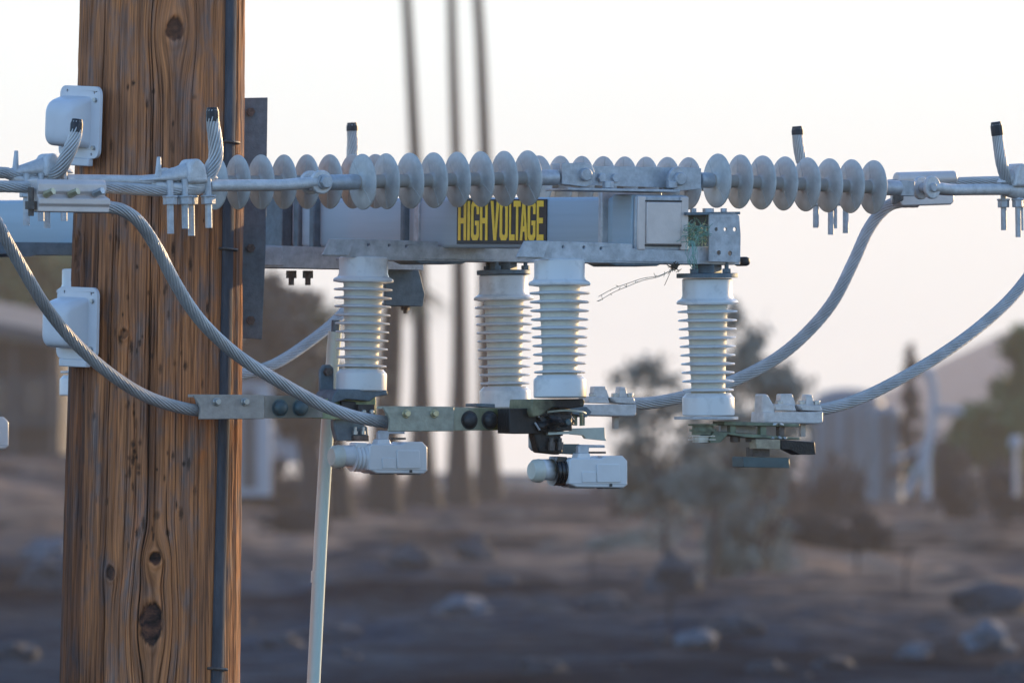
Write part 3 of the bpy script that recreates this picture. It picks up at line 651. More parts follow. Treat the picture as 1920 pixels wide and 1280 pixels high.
# moulded white covers
def cover(px, py, ang, name_label, holes_dark=False):
    p0, nn = on_pole(px, py, .002)
    e = empty('bracket_cover', p0, R(ang), name_label, 'plastic cover', 'white plastic covers on the pole')
    return e
def rrect(w_, h_, r_, n_=6, x0=0, z0=0):
    out = []
    for (sx, sz, a0) in ((1,1,0), (-1,1,90), (-1,-1,180), (1,-1,270)):
        for i in range(n_+1):
            a = R(a0+90*i/n_); out.append((x0+sx*(w_/2-r_)+r_*math.cos(a), z0+sz*(h_/2-r_)+r_*math.sin(a)))
    return out
def make_cover(e, stained_hole=False):
    W, H = .125, .128
    hl = [[(x+.0028*math.cos(t_*math.pi/5), z+.0028*math.sin(t_*math.pi/5)) for t_ in range(10)] for x, z in ((.049,.040), (.048,-.045), (-.04,.055), (.04,-.057), (.044,.053))]
    B().prism(rrect(W, H, .016), -.006, 0, hl).build('back_plate', M['cover'], e, bevel=.002, smooth=50)
    # lofted hood: wide at the plate, smaller and domed outwards
    hb = B(); secs = [(.096,.092,.010,-.006,.000), (.095,.091,.012,-.009,.000), (.091,.087,.014,-.022,-.001), (.085,.082,.016,-.037,-.003), (.078,.074,.018,-.045,-.004), (.060,.056,.016,-.050,-.006), (.028,.026,.010,-.051,-.006)]
    vs = []; m_ = 28
    for (w_, h_, r_, y_, zo) in secs:
        vs += [(x-.012, y_, z+zo) for x, z in rrect(w_, h_, r_)]
    fs = [(i*m_+j, i*m_+(j+1) % m_, (i+1)*m_+(j+1) % m_, (i+1)*m_+j) for i in range(len(secs)-1) for j in range(m_)] + [tuple((len(secs)-1)*m_+j for j in range(m_))]
    hb.add(vs, fs); h_ = hb.build('hood', M['cover'], e, smooth=80); mm = h_.modifiers.new('sub', 'SUBSURF'); mm.levels = 2; mm.render_levels = 2
    B().box(-.045, .040, -.012, -.001, -.078, -.064).build('lower_lip', M['cover'], e, bevel=.002)
    for x, z in ((.049,.040), (.048,-.045)):
        B().hexa((x, -.008, z), 'y', .0045, .005).build('bolt', M['rust'] if (stained_hole and z > 0) else M['bolt'], e)
e1 = empty('bracket_cover', (0,0,0), 0, 'upper white plastic hooded cover on the left side of the pole', 'plastic cover', 'white plastic covers on the pole')
make_cover(e1)
p0, nn = on_pole(168, 232, .012); e1.location = p0 + Vector((.000, -.010, 0)); e1.rotation_euler = (0, R(3), R(-53))
e2 = dup(e1, label='lower white plastic hooded cover behind the sagging cable on the pole')
p0, nn = on_pole(160, 607, .012); e2.location = p0 + Vector((.003, -.010, 0)); e2.rotation_euler = (0, R(2), R(-53))

# steel mounting plate on the pole's right side
YP = 20.47
fr = Fr(478, YP, R(6), P(0, 640, YP).z)
e = fr.thing('mounting_channel', 'tall dark blue grey steel channel standing against the right side of the pole', 'steel channel')
B().prism(fr.pts([(452,184), (502,183), (498,470), (491,636), (452,634)]), 0, .006).build('face_plate', M['galv_dark'], e, bevel=.001)
B().prism(fr.pts([(495,190), (502,183), (498,470), (491,636), (486,630)]), .006, .05).build('side_flange', M['galv_dark'], e)
for py in (210, 465, 600): q = fr.v3(470, py); B().hexa((q.x, -.004, q.z), 'y', .008, .008).build('bolt', M['rust'], e)

# ------------------------------------------------------------------ square tube cross arm with sign and end cap
def Yt(px): return 19.79 + (1180-px)*K*20*1.768
V = Fr(1190, Yt(1190), 'v', P(1190, 466, Yt(1190)).z)     # plane of the tube's left face
TW = .098
e = V.thing('cross_arm', 'galvanised square steel cross arm carrying the black and yellow warning sign', 'cross arm'); e.rotation_euler = (0, R(1.06), V.a)
s_end, zt2 = V.pt(1190, 369); _, zb2 = V.pt(1190, 466); s_a = V.pt(-160, 400)[0]
tb = B()
rr_ = .008
sec = [(0+rr_, zb2), (TW-rr_, zb2), (TW-rr_*.3, zb2+rr_*.3), (TW, zb2+rr_), (TW, zt2-rr_), (TW-rr_*.3, zt2-rr_*.3), (TW-rr_, zt2), (rr_, zt2), (rr_*.3, zt2-rr_*.3), (0, zt2-rr_), (0, zb2+rr_), (rr_*.3, zb2+rr_*.3)]
vs = [(s_, y, z) for s_ in (s_a, s_end) for y, z in sec]; m_ = len(sec)
tb.add(vs, [(j, (j+1) % m_, m_+(j+1) % m_, m_+j) for j in range(m_)] + [tuple(range(m_)), tuple(range(m_, 2*m_))]); tb.build('beam', M['galv_tube'], e, smooth=50)
def collar(pa, pb, t_, name='collar', m='galv'):
    a = V.pt(pa, 400)[0]; c = V.pt(pb, 400)[0]
    B().box(a, c, -t_, TW+t_, zb2-t_, zt2+t_).build(name, M[m], e, bevel=.003)
collar(1150, 1188, .004, 'end_sleeve', 'galv_tube'); collar(1131, 1139, .012); collar(760, 767, .012, 'collar', 'galv_dark'); collar(779, 788, .005, 'collar', 'galv')
collar(591, 600, .014, 'collar', 'galv_dark'); collar(556, 566, .008, 'collar', 'galv_dark')
B().box(V.pt(498,400)[0], V.pt(548,400)[0], -.022, -.001, zb2-.002, zt2+.004).build('side_plate', M['galv_dark'], e, bevel=.002)
# end cap, square to the tube axis
zc0, zc1 = zb2-.004, zt2+.003; wc = TW+.008
B().box(s_end, s_end+.010, -.004, wc-.004, zc0, zc1).build('end_cap', M['galv'], e, bevel=.004)
lp = B()
for y0, y1 in ((-.002, .014), (TW-.014, TW+.002)): lp.box(s_end+.010, s_end+.014, y0, y1, zc0+.002, zc1-.002)
lp.box(s_end+.010, s_end+.013, .014, TW-.014, zc0+.010, zc1-.010); lp.build('end_plate', M['steel_bright'], e, bevel=.0015)
B().box(s_end+.0135, s_end+.0165, .0145, TW-.0145, zc0+.012, zc1-.012).build('cover_panel', M['steel_bright'], e, bevel=.0028, bseg=3)
for z in (zc0+.0085, zc1-.0115): B().box(s_end+.0136, s_end+.0146, .012, TW-.012, z, z+.003).build('slot', M['dark'], e)
# sign
sa, z1 = V.pt(858, 372); sb_, _ = V.pt(1026, 372); z0 = V.pt(940, 467)[1]; z1 = V.pt(940, 383)[1]
sg = B().box(sa, sb_, -.0022, -.0004, z0, z1).build('warning_sign', M['sign_black'], e)
def strokes(ch):
    t = .30
    if ch == 'H': return [[(0,0),(t,0),(t,1),(0,1)], [(1-t,0),(1,0),(1,1),(1-t,1)], [(t,.43),(1-t,.43),(1-t,.57),(t,.57)]]
    if ch == 'I': return [[(0,0),(1,0),(1,1),(0,1)]]
    if ch == 'V': return [[(.34,0),(.66,0),(1,1),(.70,1),(.5,.22),(.30,1),(0,1)]]
    if ch == 'L': return [[(0,0),(1,0),(1,.15),(t,.15),(t,1),(0,1)]]
    if ch == 'T': return [[(.35,0),(.65,0),(.65,.85),(1,.85),(1,1),(0,1),(0,.85),(.35,.85)]]
    if ch == 'A': return [[(0,0),(.29,0),(.36,.22),(.64,.22),(.71,0),(1,0),(.66,1),(.34,1)], 'hole', [(.40,.36),(.60,.36),(.5,.78)]]
    if ch == 'E': return [[(0,0),(1,0),(1,.15),(t,.15),(t,.43),(.9,.43),(.9,.57),(t,.57),(t,.85),(1,.85),(1,1),(0,1)]]
    o = [(.2,0),(.8,0),(1,.1),(1,.9),(.8,1),(.2,1),(0,.9),(0,.1)]
    if ch == 'O': return [o, 'hole', [(.36,.14),(.64,.14),(.70,.2),(.70,.8),(.64,.86),(.36,.86),(.30,.8),(.30,.2)]]
    if ch == 'G': return [[(.2,0),(.8,0),(1,.1),(1,.5),(.5,.5),(.5,.38),(.70,.38),(.70,.2),(.64,.14),(.36,.14),(.30,.2),(.30,.8),(.36,.86),(.64,.86),(.70,.8),(.70,.66),(1,.66),(1,.9),(.8,1),(.2,1),(0,.9),(0,.1)]]
lt = B()
word = [('H',861,876),('I',878.5,883),('G',885.5,900),('H',902,916),('V',922,938),('O',939,954),('L',957,967),('T',965,978),('A',977,991),('G',991.5,1006),('E',1008.5,1021)]
for ch, a, c in word:
    s0, s1 = V.pt(a, 400)[0], V.pt(c, 400)[0]; zz0 = V.pt(940, 460)[1]; zz1 = V.pt(940, 386)[1]
    st = strokes(ch); k_ = 0
    while k_ < len(st):
        tr = lambda pl_: [(s0+(s1-s0)*x, zz0+(zz1-zz0)*z) for x, z in pl_]
        if k_+1 < len(st) and st[k_+1] == 'hole': lt.prism(tr(st[k_]), -.0030, -.0022, [tr(st[k_+2])]); k_ += 3
        else: lt.prism(tr(st[k_]), -.0030, -.0022); k_ += 1
lt.build('lettering', M['yellow'], sg)

# ------------------------------------------------------------------ switch rails under the arm
def make_rail(name, px0, Yc, x, y, label, right_end):
    """x, y: shift from the near rail's pixels"""
    f = Fr(px0, Yc, 'u', P(px0, 490, Yc).z)
    e = f.thing(name, label, 'rail', 'switch rails under the cross arm')
    d = -.030
    hol = [circ(f, px+x, py+y, 3.2, d) for px, py in ((995,460), (1056,463), (1095,464), (1127,466))]
    B().prism(f.pts([(969+x,482+y), (984+x,452+y), (1006+x,451+y), (1036+x,452+y), (1186+x,457+y), (1186+x,466+y), (1290+x,470+y), (1296+x,462+y), (1388+x,463+y), (1388+x,490+y), (1250+x,494+y), (1034+x,487+y), (1020+x,486+y), (975+x,484+y)], d), d, d+.005, hol).build('web', M['galv'], e, bevel=.001)
    fl = f.pts([(1032+x,486+y), (1388+x,491+y)], d)
    B().prism([(fl[0][0], fl[0][1]), (fl[1][0], fl[1][1]), (fl[1][0], fl[1][1]-.005), (fl[0][0], fl[0][1]-.005)], d, .045).build('bottom_flange', M['galv'], e, bevel=.001)
    B().prism(f.pts([(1034+x,452+y), (1150+x,456+y), (1150+x,490+y), (1034+x,486+y)], .04), .04, .045).build('rear_web', M['galv_dark'], e)
    B().prism(f.pts([(1262+x,478+y), (1388+x,463+y), (1388+x,490+y), (1262+x,490+y)], .04), .04, .045).build('rear_web', M['galv_dark'], e)
    sd = f.pts([(1135+x,492+y), (1150+x,499+y), (1228+x,499+y), (1243+x,492+y)], -.02)
    B().prism(sd, -.028, .05).build('saddle', M['galv_dark'], e, bevel=.002)
    tg = f.pts([(969+x,482+y), (984+x,452+y), (1030+x,452+y), (1020+x,483+y)], d-.004)
    B().prism(tg, d-.004, d-.001).build('end_tongue', M['galv'], e, bevel=.001)
    return f, e
YB = 19.79; YA = 20.40
frB, railB = make_rail('switch_rail', 1182, YB, 0, 0, 'right switch rail with punched holes passing in front of the warning sign', 1390)
frA, railA = make_rail('switch_rail', 812, YA, -365, -4, 'left switch rail with punched holes holding the leftmost white insulator', 1000)
# perforated end bracket of rail B with the twine nest in it
f = Fr(1360, YB+.08, 'u', P(1360, 490, YB).z)
e = f.thing('end_bracket', 'perforated box bracket with green twine inside at the right end of the switch', 'bracket')
hl = [circ(f, px, py, r_, -.03) for px, py, r_ in ((1343,430,3.6), (1360,430,3.6), (1378,430,4.2), (1348,474,4.5), (1369,475,4.5))]
B().prism(f.pts([(1330,400), (1378,398), (1386,405), (1389,440), (1388,492), (1330,490)], -.03), -.03, -.026, hl).build('face_plate', M['galv'], e, bevel=.001)
B().prism(f.pts([(1288,398), (1388,397), (1388,402), (1288,403)], -.03), -.03, .05).build('top_plate', M['galv_dark'], e)
B().prism(f.pts([(1268,403), (1345,402), (1345,462), (1268,462)], .05), .05, .054).build('back_plate', M['galv_dark'], e)
B().box(f.pt(1384,470)[0]+.006, f.pt(1384,470)[0]+.024, -.005, .03, f.pt(0,484)[1], f.pt(0,466)[1]).build('end_plug', M['dark'], e, bevel=.006)
tn = B()
for px in (1300, 1328, 1357):
    q = f.v3(px, 395); tn.hexa((q.x, .0, q.z), 'z', .010 if px == 1328 else .0055, .008)
tn.build('top_bolts', M['galv'], e)
rnd = random.Random(4)
f2 = Fr(1304, YB+.03, 'u', P(1304, 460, YB).z)
nb = B()
for i in range(130):
    c0 = f2.v3(rnd.uniform(1282,1326), rnd.uniform(422,456), rnd.uniform(-.02,.03)); pts = [c0]
    d_ = Vector((rnd.gauss(0,1), rnd.gauss(0,1), rnd.gauss(0,.8))).normalized()
    for k_ in range(6):
        d_ = (d_ + Vector((rnd.gauss(0,.5), rnd.gauss(0,.5), rnd.gauss(0,.5)))).normalized(); pts.append(pts[-1] + d_*.0042)
    nb.tube(catmull(pts, 2), .00055, 4)
for i in range(14):
    x = rnd.uniform(1292, 1302); nb.tube(catmull([f2.v3(x, 452, -.035), f2.v3(x+rnd.gauss(0,4), 472, -.046), f2.v3(x+rnd.gauss(0,4), 492, -.045), f2.v3(x+rnd.gauss(0,6), rnd.uniform(486,508), -.04)], 4), .00045, 4)
o = nb.build('twine_nest', M['twine']); o.location = (f2.x0, f2.Y0, f2.z0); o.rotation_euler = (0,0,f2.a)
tag(o, 'tangle of green twine stuffed in the perforated end bracket', 'twine')
wb = B()
for i in range(60):
    c0 = f2.v3(1265+rnd.gauss(0,4), 499+rnd.gauss(0,3), 0); d_ = Vector((rnd.gauss(0,1), rnd.gauss(0,.4), rnd.gauss(0,.8))).normalized()*.012; wb.tube([c0-d_*.4, c0+d_*.6], .0006, 4)
for (a, c) in (((1252,514),(1262,502)), ((1246,535),(1258,508))): wb.tube([f2.v3(*a), f2.v3(*c)], .0006, 4)
o = wb.build('twig_clump', M['twig']); o.location = (f2.x0, f2.Y0, f2.z0); o.rotation_euler = (0,0,f2.a); tag(o, 'small dark clump of twigs hanging under the right rail', 'twigs')
wb = B()
for y_ in (0, 9):
    pts = catmull([f2.v3(px, py+y_*(1262-px)/140, 0) for px, py in ((1262,505), (1235,517), (1205,522), (1175,532), (1150,541), (1122,556))], 5); wb.tube(pts, .00055, 4)
    for q in pts[::3]: wb.tube([q, q+Vector((rnd.gauss(0,.004), 0, rnd.gauss(0,.005)))], .0006, 4)
M['straw'] = mat('pale_straw', (.30,.27,.20), .8, 0, .3, 80, 0); o = wb.build('dry_straw', M['straw']); o.location = (f2.x0, f2.Y0, f2.z0); o.rotation_euler = (0,0,f2.a); tag(o, 'wispy dry stem trailing left from the twig clump', 'dry stem')

# pole mounting bracket in line with the rails
f = Fr(560, 20.62, 'u', P(560, 500, 20.62).z)
e = f.thing('pole_bracket', 'dull steel channel low beside the pole with two hanging bolts', 'bracket')
B().prism(f.pts([(485,459), (795,470), (795,506), (485,501)], 0), 0, .006).build('web', M['galv'], e, bevel=.001)
B().prism(f.pts([(485,498), (795,503), (795,506), (485,501)], 0), .006, .09).build('flange', M['galv_dark'], e)
B().prism(f.pts([(486,461), (530,462), (532,498), (488,498)], -.004), -.004, -.001).build('end_plate', M['galv'], e, bevel=.0015)
for px in (561, 592):
    q = f.v3(px, 510); z2 = f.pt(px, 534)[1]; zz = f.pt(px, 518)[1]
    B().hexa((q.x, .03, (q.z+zz)/2), 'z', .0095, q.z-zz+.006).cyl((q.x, .03, zz), (q.x, .03, z2), .0052, 10).build('hanging_bolt', M['rust'], e)
f = Fr(765, 20.78, 'u', P(765, 580, 20.78).z)
e = f.thing('crank_bracket', 'dark bracket hanging behind the leftmost white insulator', 'bracket')
B().prism(f.pts([(722,506), (786,506), (797,552), (793,574), (722,572)]), 0, .008).build('cheek', M['galv_dark'], e, bevel=.001)
B().prism(f.pts([(722,506), (770,506), (772,572), (722,572)], .06), .06, .066).build('cheek', M['dark'], e)
B().prism(f.pts([(722,568), (795,570), (795,574), (722,574)]), .008, .06).build('base', M['galv_dark'], e)
q = f.v3(775, 577); B().hexa((q.x, .03, q.z), 'z', .008, .008).cyl((q.x, .03, q.z), (q.x, .03, q.z-.010), .004, 8).build('bolt', M['rust'], e)

# ------------------------------------------------------------------ post insulators
def make_post():
    e = empty('post_insulator', (0,0,0), 0, 'x', 'insulator', 'white post insulators under the rails')
    u = K*19.75
    def z(i): return -i*u
    B().lathe([(.002,z(0)), (45*u,z(0)), (47.5*u,z(2)), (47.5*u,z(32)), (50*u,z(38)), (57*u,z(42)), (58.5*u,z(45)), (58*u,z(48)), (45*u,z(50)), (.002,z(50))], seg=48).build('top_cap', M['cap_white'], e, smooth=30)
    B().lathe([(.002,z(49)), (39*u,z(49)), (38*u,z(53)), (35*u,z(130)), (32*u,z(208)), (33*u,z(216)), (.002,z(216))], seg=48).build('core', M['core_cream'], e, smooth=30)
    for i in range(10):
        h0 = 62.5+16.4*i; r0 = 57-8.5*i/9; cr = 38-6*i/9
        B().lathe([(cr*u,z(h0-4.5)), ((cr+1.5)*u,z(h0-3.2)), ((r0-1.8)*u,z(h0-1.6)), (r0*u,z(h0)), ((r0-.3)*u,z(h0+1.6)), ((r0-3)*u,z(h0+2.2)), ((cr+1)*u,z(h0+2.6)), (cr*u,z(h0+4))], seg=48).build('shed', M['cap_white'], e, smooth=40)
    B().lathe([(.002,z(216)), (42*u,z(216)), (44*u,z(219)), (49*u,z(224)), (49.5*u,z(227)), (49.5*u,z(256)), (48*u,z(258)), (.002,z(258))], seg=48).build('bottom_cap', M['cap_white'], e, smooth=30)
    return e
proto_post = make_post()
def place_post(px, py, Y, rz, tilt, label, o=None):
    p_ = P(px, py, Y)
    if o is None: o = dup(proto_post)
    o.location = p_; o.rotation_euler = (0, R(tilt), R(rz)); o['label'] = label; return o
posts = []
posts.append(place_post(682, 482, 20.33, 20, 1.2, 'leftmost white ribbed insulator, standing over the grey slotted terminal bar', proto_post))
posts.append(place_post(1049, 487, 19.715, 100, 1.0, 'white ribbed insulator with yellow stain at its foot above the scorched bar'))
posts.append(place_post(944, 516, 20.47, 160, .8, 'white ribbed insulator half hidden behind the yellow stained one'))
posts.append(place_post(1326, 522, 19.866, 250, 1.6, 'rightmost white ribbed insulator, hanging below the perforated bracket'))
posts.append(place_post(160, 505, 21.5, 40, 1.0, 'blurred white ribbed insulator peeking out left of the pole'))
# the stained foot of the third insulator gets its own material copy
for o in list(C.objects):
    if o.parent and o.parent.name == 'post_insulator.001' and o.name.startswith('bottom_cap'):
        m2 = M['cap_white'].copy(); stained(m2, (0,-.049,-.262*.93), (.03,.05,.022), (.26,.22,.04), .5, 40, .6)
        o.data = o.data.copy(); o.data.materials[0] = m2; o['label'] = 'yellow stained bottom cap'
def neck(post, w_px, h_px):
    u = K*19.75; W = w_px*u; hh = h_px*u; b_ = B()
    b_.lathe([(.002,.001), (W*.5,.001), (W*.5,.009), (.002,.009)], seg=40).box(-W*.20, W*.20, -.02, .02, .009, hh+.004)
    for x, y in ((-.038,-.012), (.034,-.012), (.0,.036)): b_.hexa((x, y, .013), 'z', .008, .008).cyl((x, y, .010), (x, y, hh+.004), .004, 8)
    b_.build('mounting_head', M['galv_dark'], post, bevel=.001)
neck(posts[2], 104, 24); neck(posts[3], 116, 28)

# ------------------------------------------------------------------ polymer suspension strings
def Ff(px): return 19.32 + (px-290)*K*20*math.tan(UA)
def Bf(px): return Ff(px) + .678
def string_half(pxa, pya, pxb, pyb, n, Yf, rpx, rod_l, rod_r, label, proto=None):
    f = Fr(pxa, Yf(pxa), 'u', P(pxa, pya, Yf(pxa)).z)
    seam = -38 if Yf is Ff else 2
    a = f.v3(pxa, pya); b_ = f.v3(pxb, pyb); L = (b_-a).length; tilt = -math.atan2(b_.z-a.z, b_.x-a.x)
    e = f.thing('string_insulator', label, 'insulator', 'grey disc insulator strings'); e.rotation_euler = (0, tilt, f.a)
    sp = L/(n-1); r = rpx*K*f.Y0
    B().cyl((-.01,0,0), (L+.01,0,0), .0115, 20).build('core', M['disc_dusty'], e)
    me0 = None
    for i in range(n):
        x = i*sp
        if me0 is None:
            bb = B(); bb.lathe([(.0116,-.007), (.0135,-.0045), (.017,-.0032), (r*.6,-.0026), (r*.975,-.0019), (r,-.0006), (r,.0006), (r*.975,.0016), (r*.6,.0020), (.016,.0034), (.0132,.005), (.0116,.007)], (0,0,0), 'x', 56)
            for sg in (-1, 1): bb.tube([(-.0040,0,sg*.0155), (-.0027,0,sg*r*.6), (-.0020,0,sg*r*.97)], .0007, 6)
            o = bb.build('shed', M['disc'], e, smooth=50); me0 = o
        else:
            o = me0.copy(); C.objects.link(o)
        o.location = (x, 0, 0)
        a_ = random.Random(int(pxa*7)+i); o.rotation_euler = (R(a_.gauss(seam, 14)), 0, R(a_.uniform(-1.2,1.2)))
    for sgn, ln, x0 in ((-1, rod_l, 0), (1, rod_r, L)):
        o = B()
        o.lathe([(.002,sgn*.010), (.0125,sgn*.010), (.0135,sgn*.014), (.0135,sgn*(ln*.9)), (.0125,sgn*ln), (.002,sgn*ln)], (x0,0,0), 'x', 28)
        o.box(x0+sgn*ln-.001 if sgn > 0 else x0+sgn*ln-.028, x0+sgn*ln+.028 if sgn > 0 else x0+sgn*ln+.001, -.006, .006, -.0135, .0135)
        o.build('end_fitting', M['galv'], e, bevel=.0012)
    return e
string_half(680, 341, 990, 334, 8, Ff, 52.5, .074, .058, 'grey disc insulator string in front of the warning sign, left of the link plate')
string_half(1345, 339, 1637, 351, 8, Ff, 51, .036, .055, 'grey disc insulator string against the sky on the right')
string_half(403, 342, 704, 340, 8, Bf, 51.5, .07, .05, 'grey disc insulator string beside the pole, behind the front one')
string_half(1010, 341, 1291, 344, 8, Bf, 49.5, .04, .05, 'grey disc insulator string mostly hidden behind the link plate')
# link plates on the arm
def link(px0, px1, px2, px3, Yf, dy, label):
    f = Fr(px0, Yf(px0), 'u', P(px0, 358+dy, Yf(px0)).z)
    e = f.thing('link_plate', label, 'link plate', 'link plates joining the insulator strings')
    d = .008
    hs = [circ(f, px0+ (px3-px0)*.24, 334+dy, 5, d), circ(f, px0+(px3-px0)*.38, 334+dy, 5, d)]
    B().prism(f.pts([(px0-6,334+dy), (px0+2,314+dy), (px0+12,311+dy), (px3-12,314+dy), (px3,322+dy), (px3+2,352+dy), (px0-5,347+dy)], d), d, d+.007, hs).build('upright', M['galv'], e, bevel=.001)
    B().prism(f.pts([(px1,352+dy), (px3+2,356+dy), (px3+2,361+dy), (px1,357+dy)], -.02), -.03, .05).build('foot', M['galv'], e, bevel=.001)
    for px in (px0+(px3-px0)*.24, px0+(px3-px0)*.38):
        q = f.v3(px, 334+dy, d); B().hexa((q.x, d-.003, q.z), 'y', .0085, .008).build('bolt', M['galv'], e, bevel=.001)
    for px in (px0+(px3-px0)*.26, px3-18):
        q = f.v3(px, 351+dy, 0); B().hexa((q.x, -.018, q.z+.004), 'z', .010, .012).build('bolt', M['galv'], e, bevel=.001)
    return f, e
link(1082, 1060, 0, 1268, Ff, 0, 'grey steel link plate in the middle between the two front disc strings')
link(775, 760, 0, 950, Bf, 4, 'steel link plate hidden behind the front left disc string')
# front clevis forks on the link plate ends
def fork(px, py, Yf, sgn, label):
    f = Fr(px, Yf(px), 'u', P(px, py, Yf(px)).z)
    e = f.thing('clevis_fork', label, 'clevis', 'clevis forks')
    pr = [(sgn*.045,-.017), (sgn*.045,.019), (0,.021)] + [(-sgn*.021*math.sin(R(a)), .021*math.cos(R(a))) for a in range(15,180,15)] + [(0,-.021)]
    B().prism(pr, -.017, -.010).build('cheek', M['galv'], e, bevel=.0015)
    B().prism(pr, .0155, .021).build('cheek', M['galv'], e, bevel=.0015)
    B().cyl((0,-.026,0), (0,.024,0), .0115, 24).build('pin_head', M['galv'], e, bevel=.002)
fork(1087, 328, Ff, -1, 'rounded clevis fork at the left end of the link plate'); fork(1264, 336, Ff, 1, 'rounded clevis fork at the right end of the link plate')

# ------------------------------------------------------------------ dead end clamps
def make_clamp():
    """local X: negative towards the line side; the eye pin sits at the origin"""
    e = empty('dead_end_clamp', (0,0,0), 0, 'x', 'cable clamp', 'dead end cable clamps')
    u = K*19.5/math.cos(UA)                     # one photo pixel along the string
    uz = K*19.5
    ab = B()
    for y in (-.022, .012):
        ab.tube(catmull([(0,y+.005,0), (-22*u,y+.005,-.001), (-60*u,y*.75+.004,-.004), (-120*u,y*.6+.003,-.004), (-200*u,y*.5+.002,-.004)], 5), [.0115,.0115,.0105]+[.0098]*18, 12)
    ab.build('arm', M['cast'], e)
    eb = B()
    for y in (-.024, .014): eb.cyl((0,y,0), (0,y+.010,0), .0205, 28)
    eb.build('eye', M['cast'], e, bevel=.002)
    pb = B(); pb.cyl((.002,-.030,0), (.002,-.022,0), .013, 20); pb.hexa((.002,-.034,0), 'y', .0115, .008); pb.cyl((.002,-.03,0), (.002,.03,0), .008, 12); pb.build('pin', M['galv'], e, bevel=.0012)
    # trough body
    bd = B(); T_ = []
    xs = [-190, -215, -240, -262, -285, -302]
    for x, hw, zb, zt3 in zip(xs, (.013,.016,.017,.016,.015,.012), (-14,-22,-26,-24,-16,-9), (6,6,4,3,4,6)):
        T_.append((x*u, hw, zb*uz, zt3*uz))
    vs = []; 
    for (x, hw, zb, z3) in T_: vs += [(x,-hw,z3), (x,-hw*1.05,zb*.4), (x,-hw*.6,zb), (x,hw*.6,zb), (x,hw*1.05,zb*.4), (x,hw,z3)]
    fs = [(i*6+j, i*6+(j+1) % 6, (i+1)*6+(j+1) % 6, (i+1)*6+j) for i in range(5) for j in range(6)] + [tuple(range(6)), tuple(30+j for j in range(6))]
    bd.add(vs, fs); o = bd.build('trough', M['cast'], e, smooth=60); mm = o.modifiers.new('s', 'SUBSURF'); mm.levels = 2; mm.render_levels = 2
    kb = B(); vs = []
    Ks = [(-180,.010,8,12), (-205,.014,6,30), (-222,.016,4,46), (-240,.017,3,40), (-262,.016,3,30), (-285,.014,4,22), (-305,.012,6,14), (-325,.009,6,10)]
    for (x, hw, zb, z3) in Ks: vs += [(x*u,-hw,zb*uz), (x*u,-hw,z3*uz*.6), (x*u,-hw*.5,z3*uz), (x*u,hw*.5,z3*uz), (x*u,hw,z3*uz*.6), (x*u,hw,zb*uz)]
    m_ = len(Ks); fs = [(i*6+j, i*6+(j+1) % 6, (i+1)*6+(j+1) % 6, (i+1)*6+j) for i in range(m_-1) for j in range(6)] + [tuple(range(6)), tuple((m_-1)*6+j for j in range(6))]
    kb.add(vs, fs); o = kb.build('keeper', M['cast'], e, smooth=60); mm = o.modifiers.new('s', 'SUBSURF'); mm.levels = 2; mm.render_levels = 2
    B().prism([(-246*u,0), (-243*u,34*uz), (-236*u,45*uz), (-224*u,46*uz), (-214*u,34*uz), (-208*u,0)], -.023, .023).build('saddle_hump', M['cast'], e, bevel=.006, bseg=3)
    for (x, y, b_, tp) in ((-206,-.014,83,10), (-229,.004,97,10), (-249,-.014,84,8), (-276,-.014,93,6)):
        B().cyl((x*u,y,-b_*uz), (x*u,y,tp*uz), .0060, 14).build('u_bolt_leg', M['galv'], e)
        B().hexa((x*u,y,-32*uz), 'z', .0125, .013).cyl((x*u,y,-26*uz), (x*u,y,-22*uz), .0135, 20).build('nut', M['galv'], e, bevel=.001)
    B().cyl((-293*u,-.006,8*uz), (-291*u,-.006,50*uz), .0062, 12, .0034).build('peg', M['galv'], e, bevel=.0008)
    return e
clamp = make_clamp()
def place_clamp(px, py, Y, flip, label, sx=1.0, tilt=0, o=None):
    if o is None: o = dup(clamp)
    o.location = P(px, py, Y); o.rotation_euler = (0, R(tilt), UA + (math.pi if flip else 0)); o.scale = (sx, 1, 1); o['label'] = label
place_clamp(592, 342, Ff(592), False, 'grey cast cable clamp in front of the pole with bolts hanging down', o=clamp, tilt=-1.2)
place_clamp(318, 336, Bf(318), False, 'grey cast cable clamp partly hidden by the three bolt connector at the left edge')
place_clamp(1737, 352, Ff(1737), True, 'grey cast cable clamp at the right edge of the view', .78, 1.0)
place_clamp(1372, 346, Bf(1372), True, 'grey cast cable clamp whose bolts show behind the right disc string', .86)
place_clamp(520, 340, 21.78, True, 'blurred rear cable clamp behind the discs, its cable end sticking up', .8)

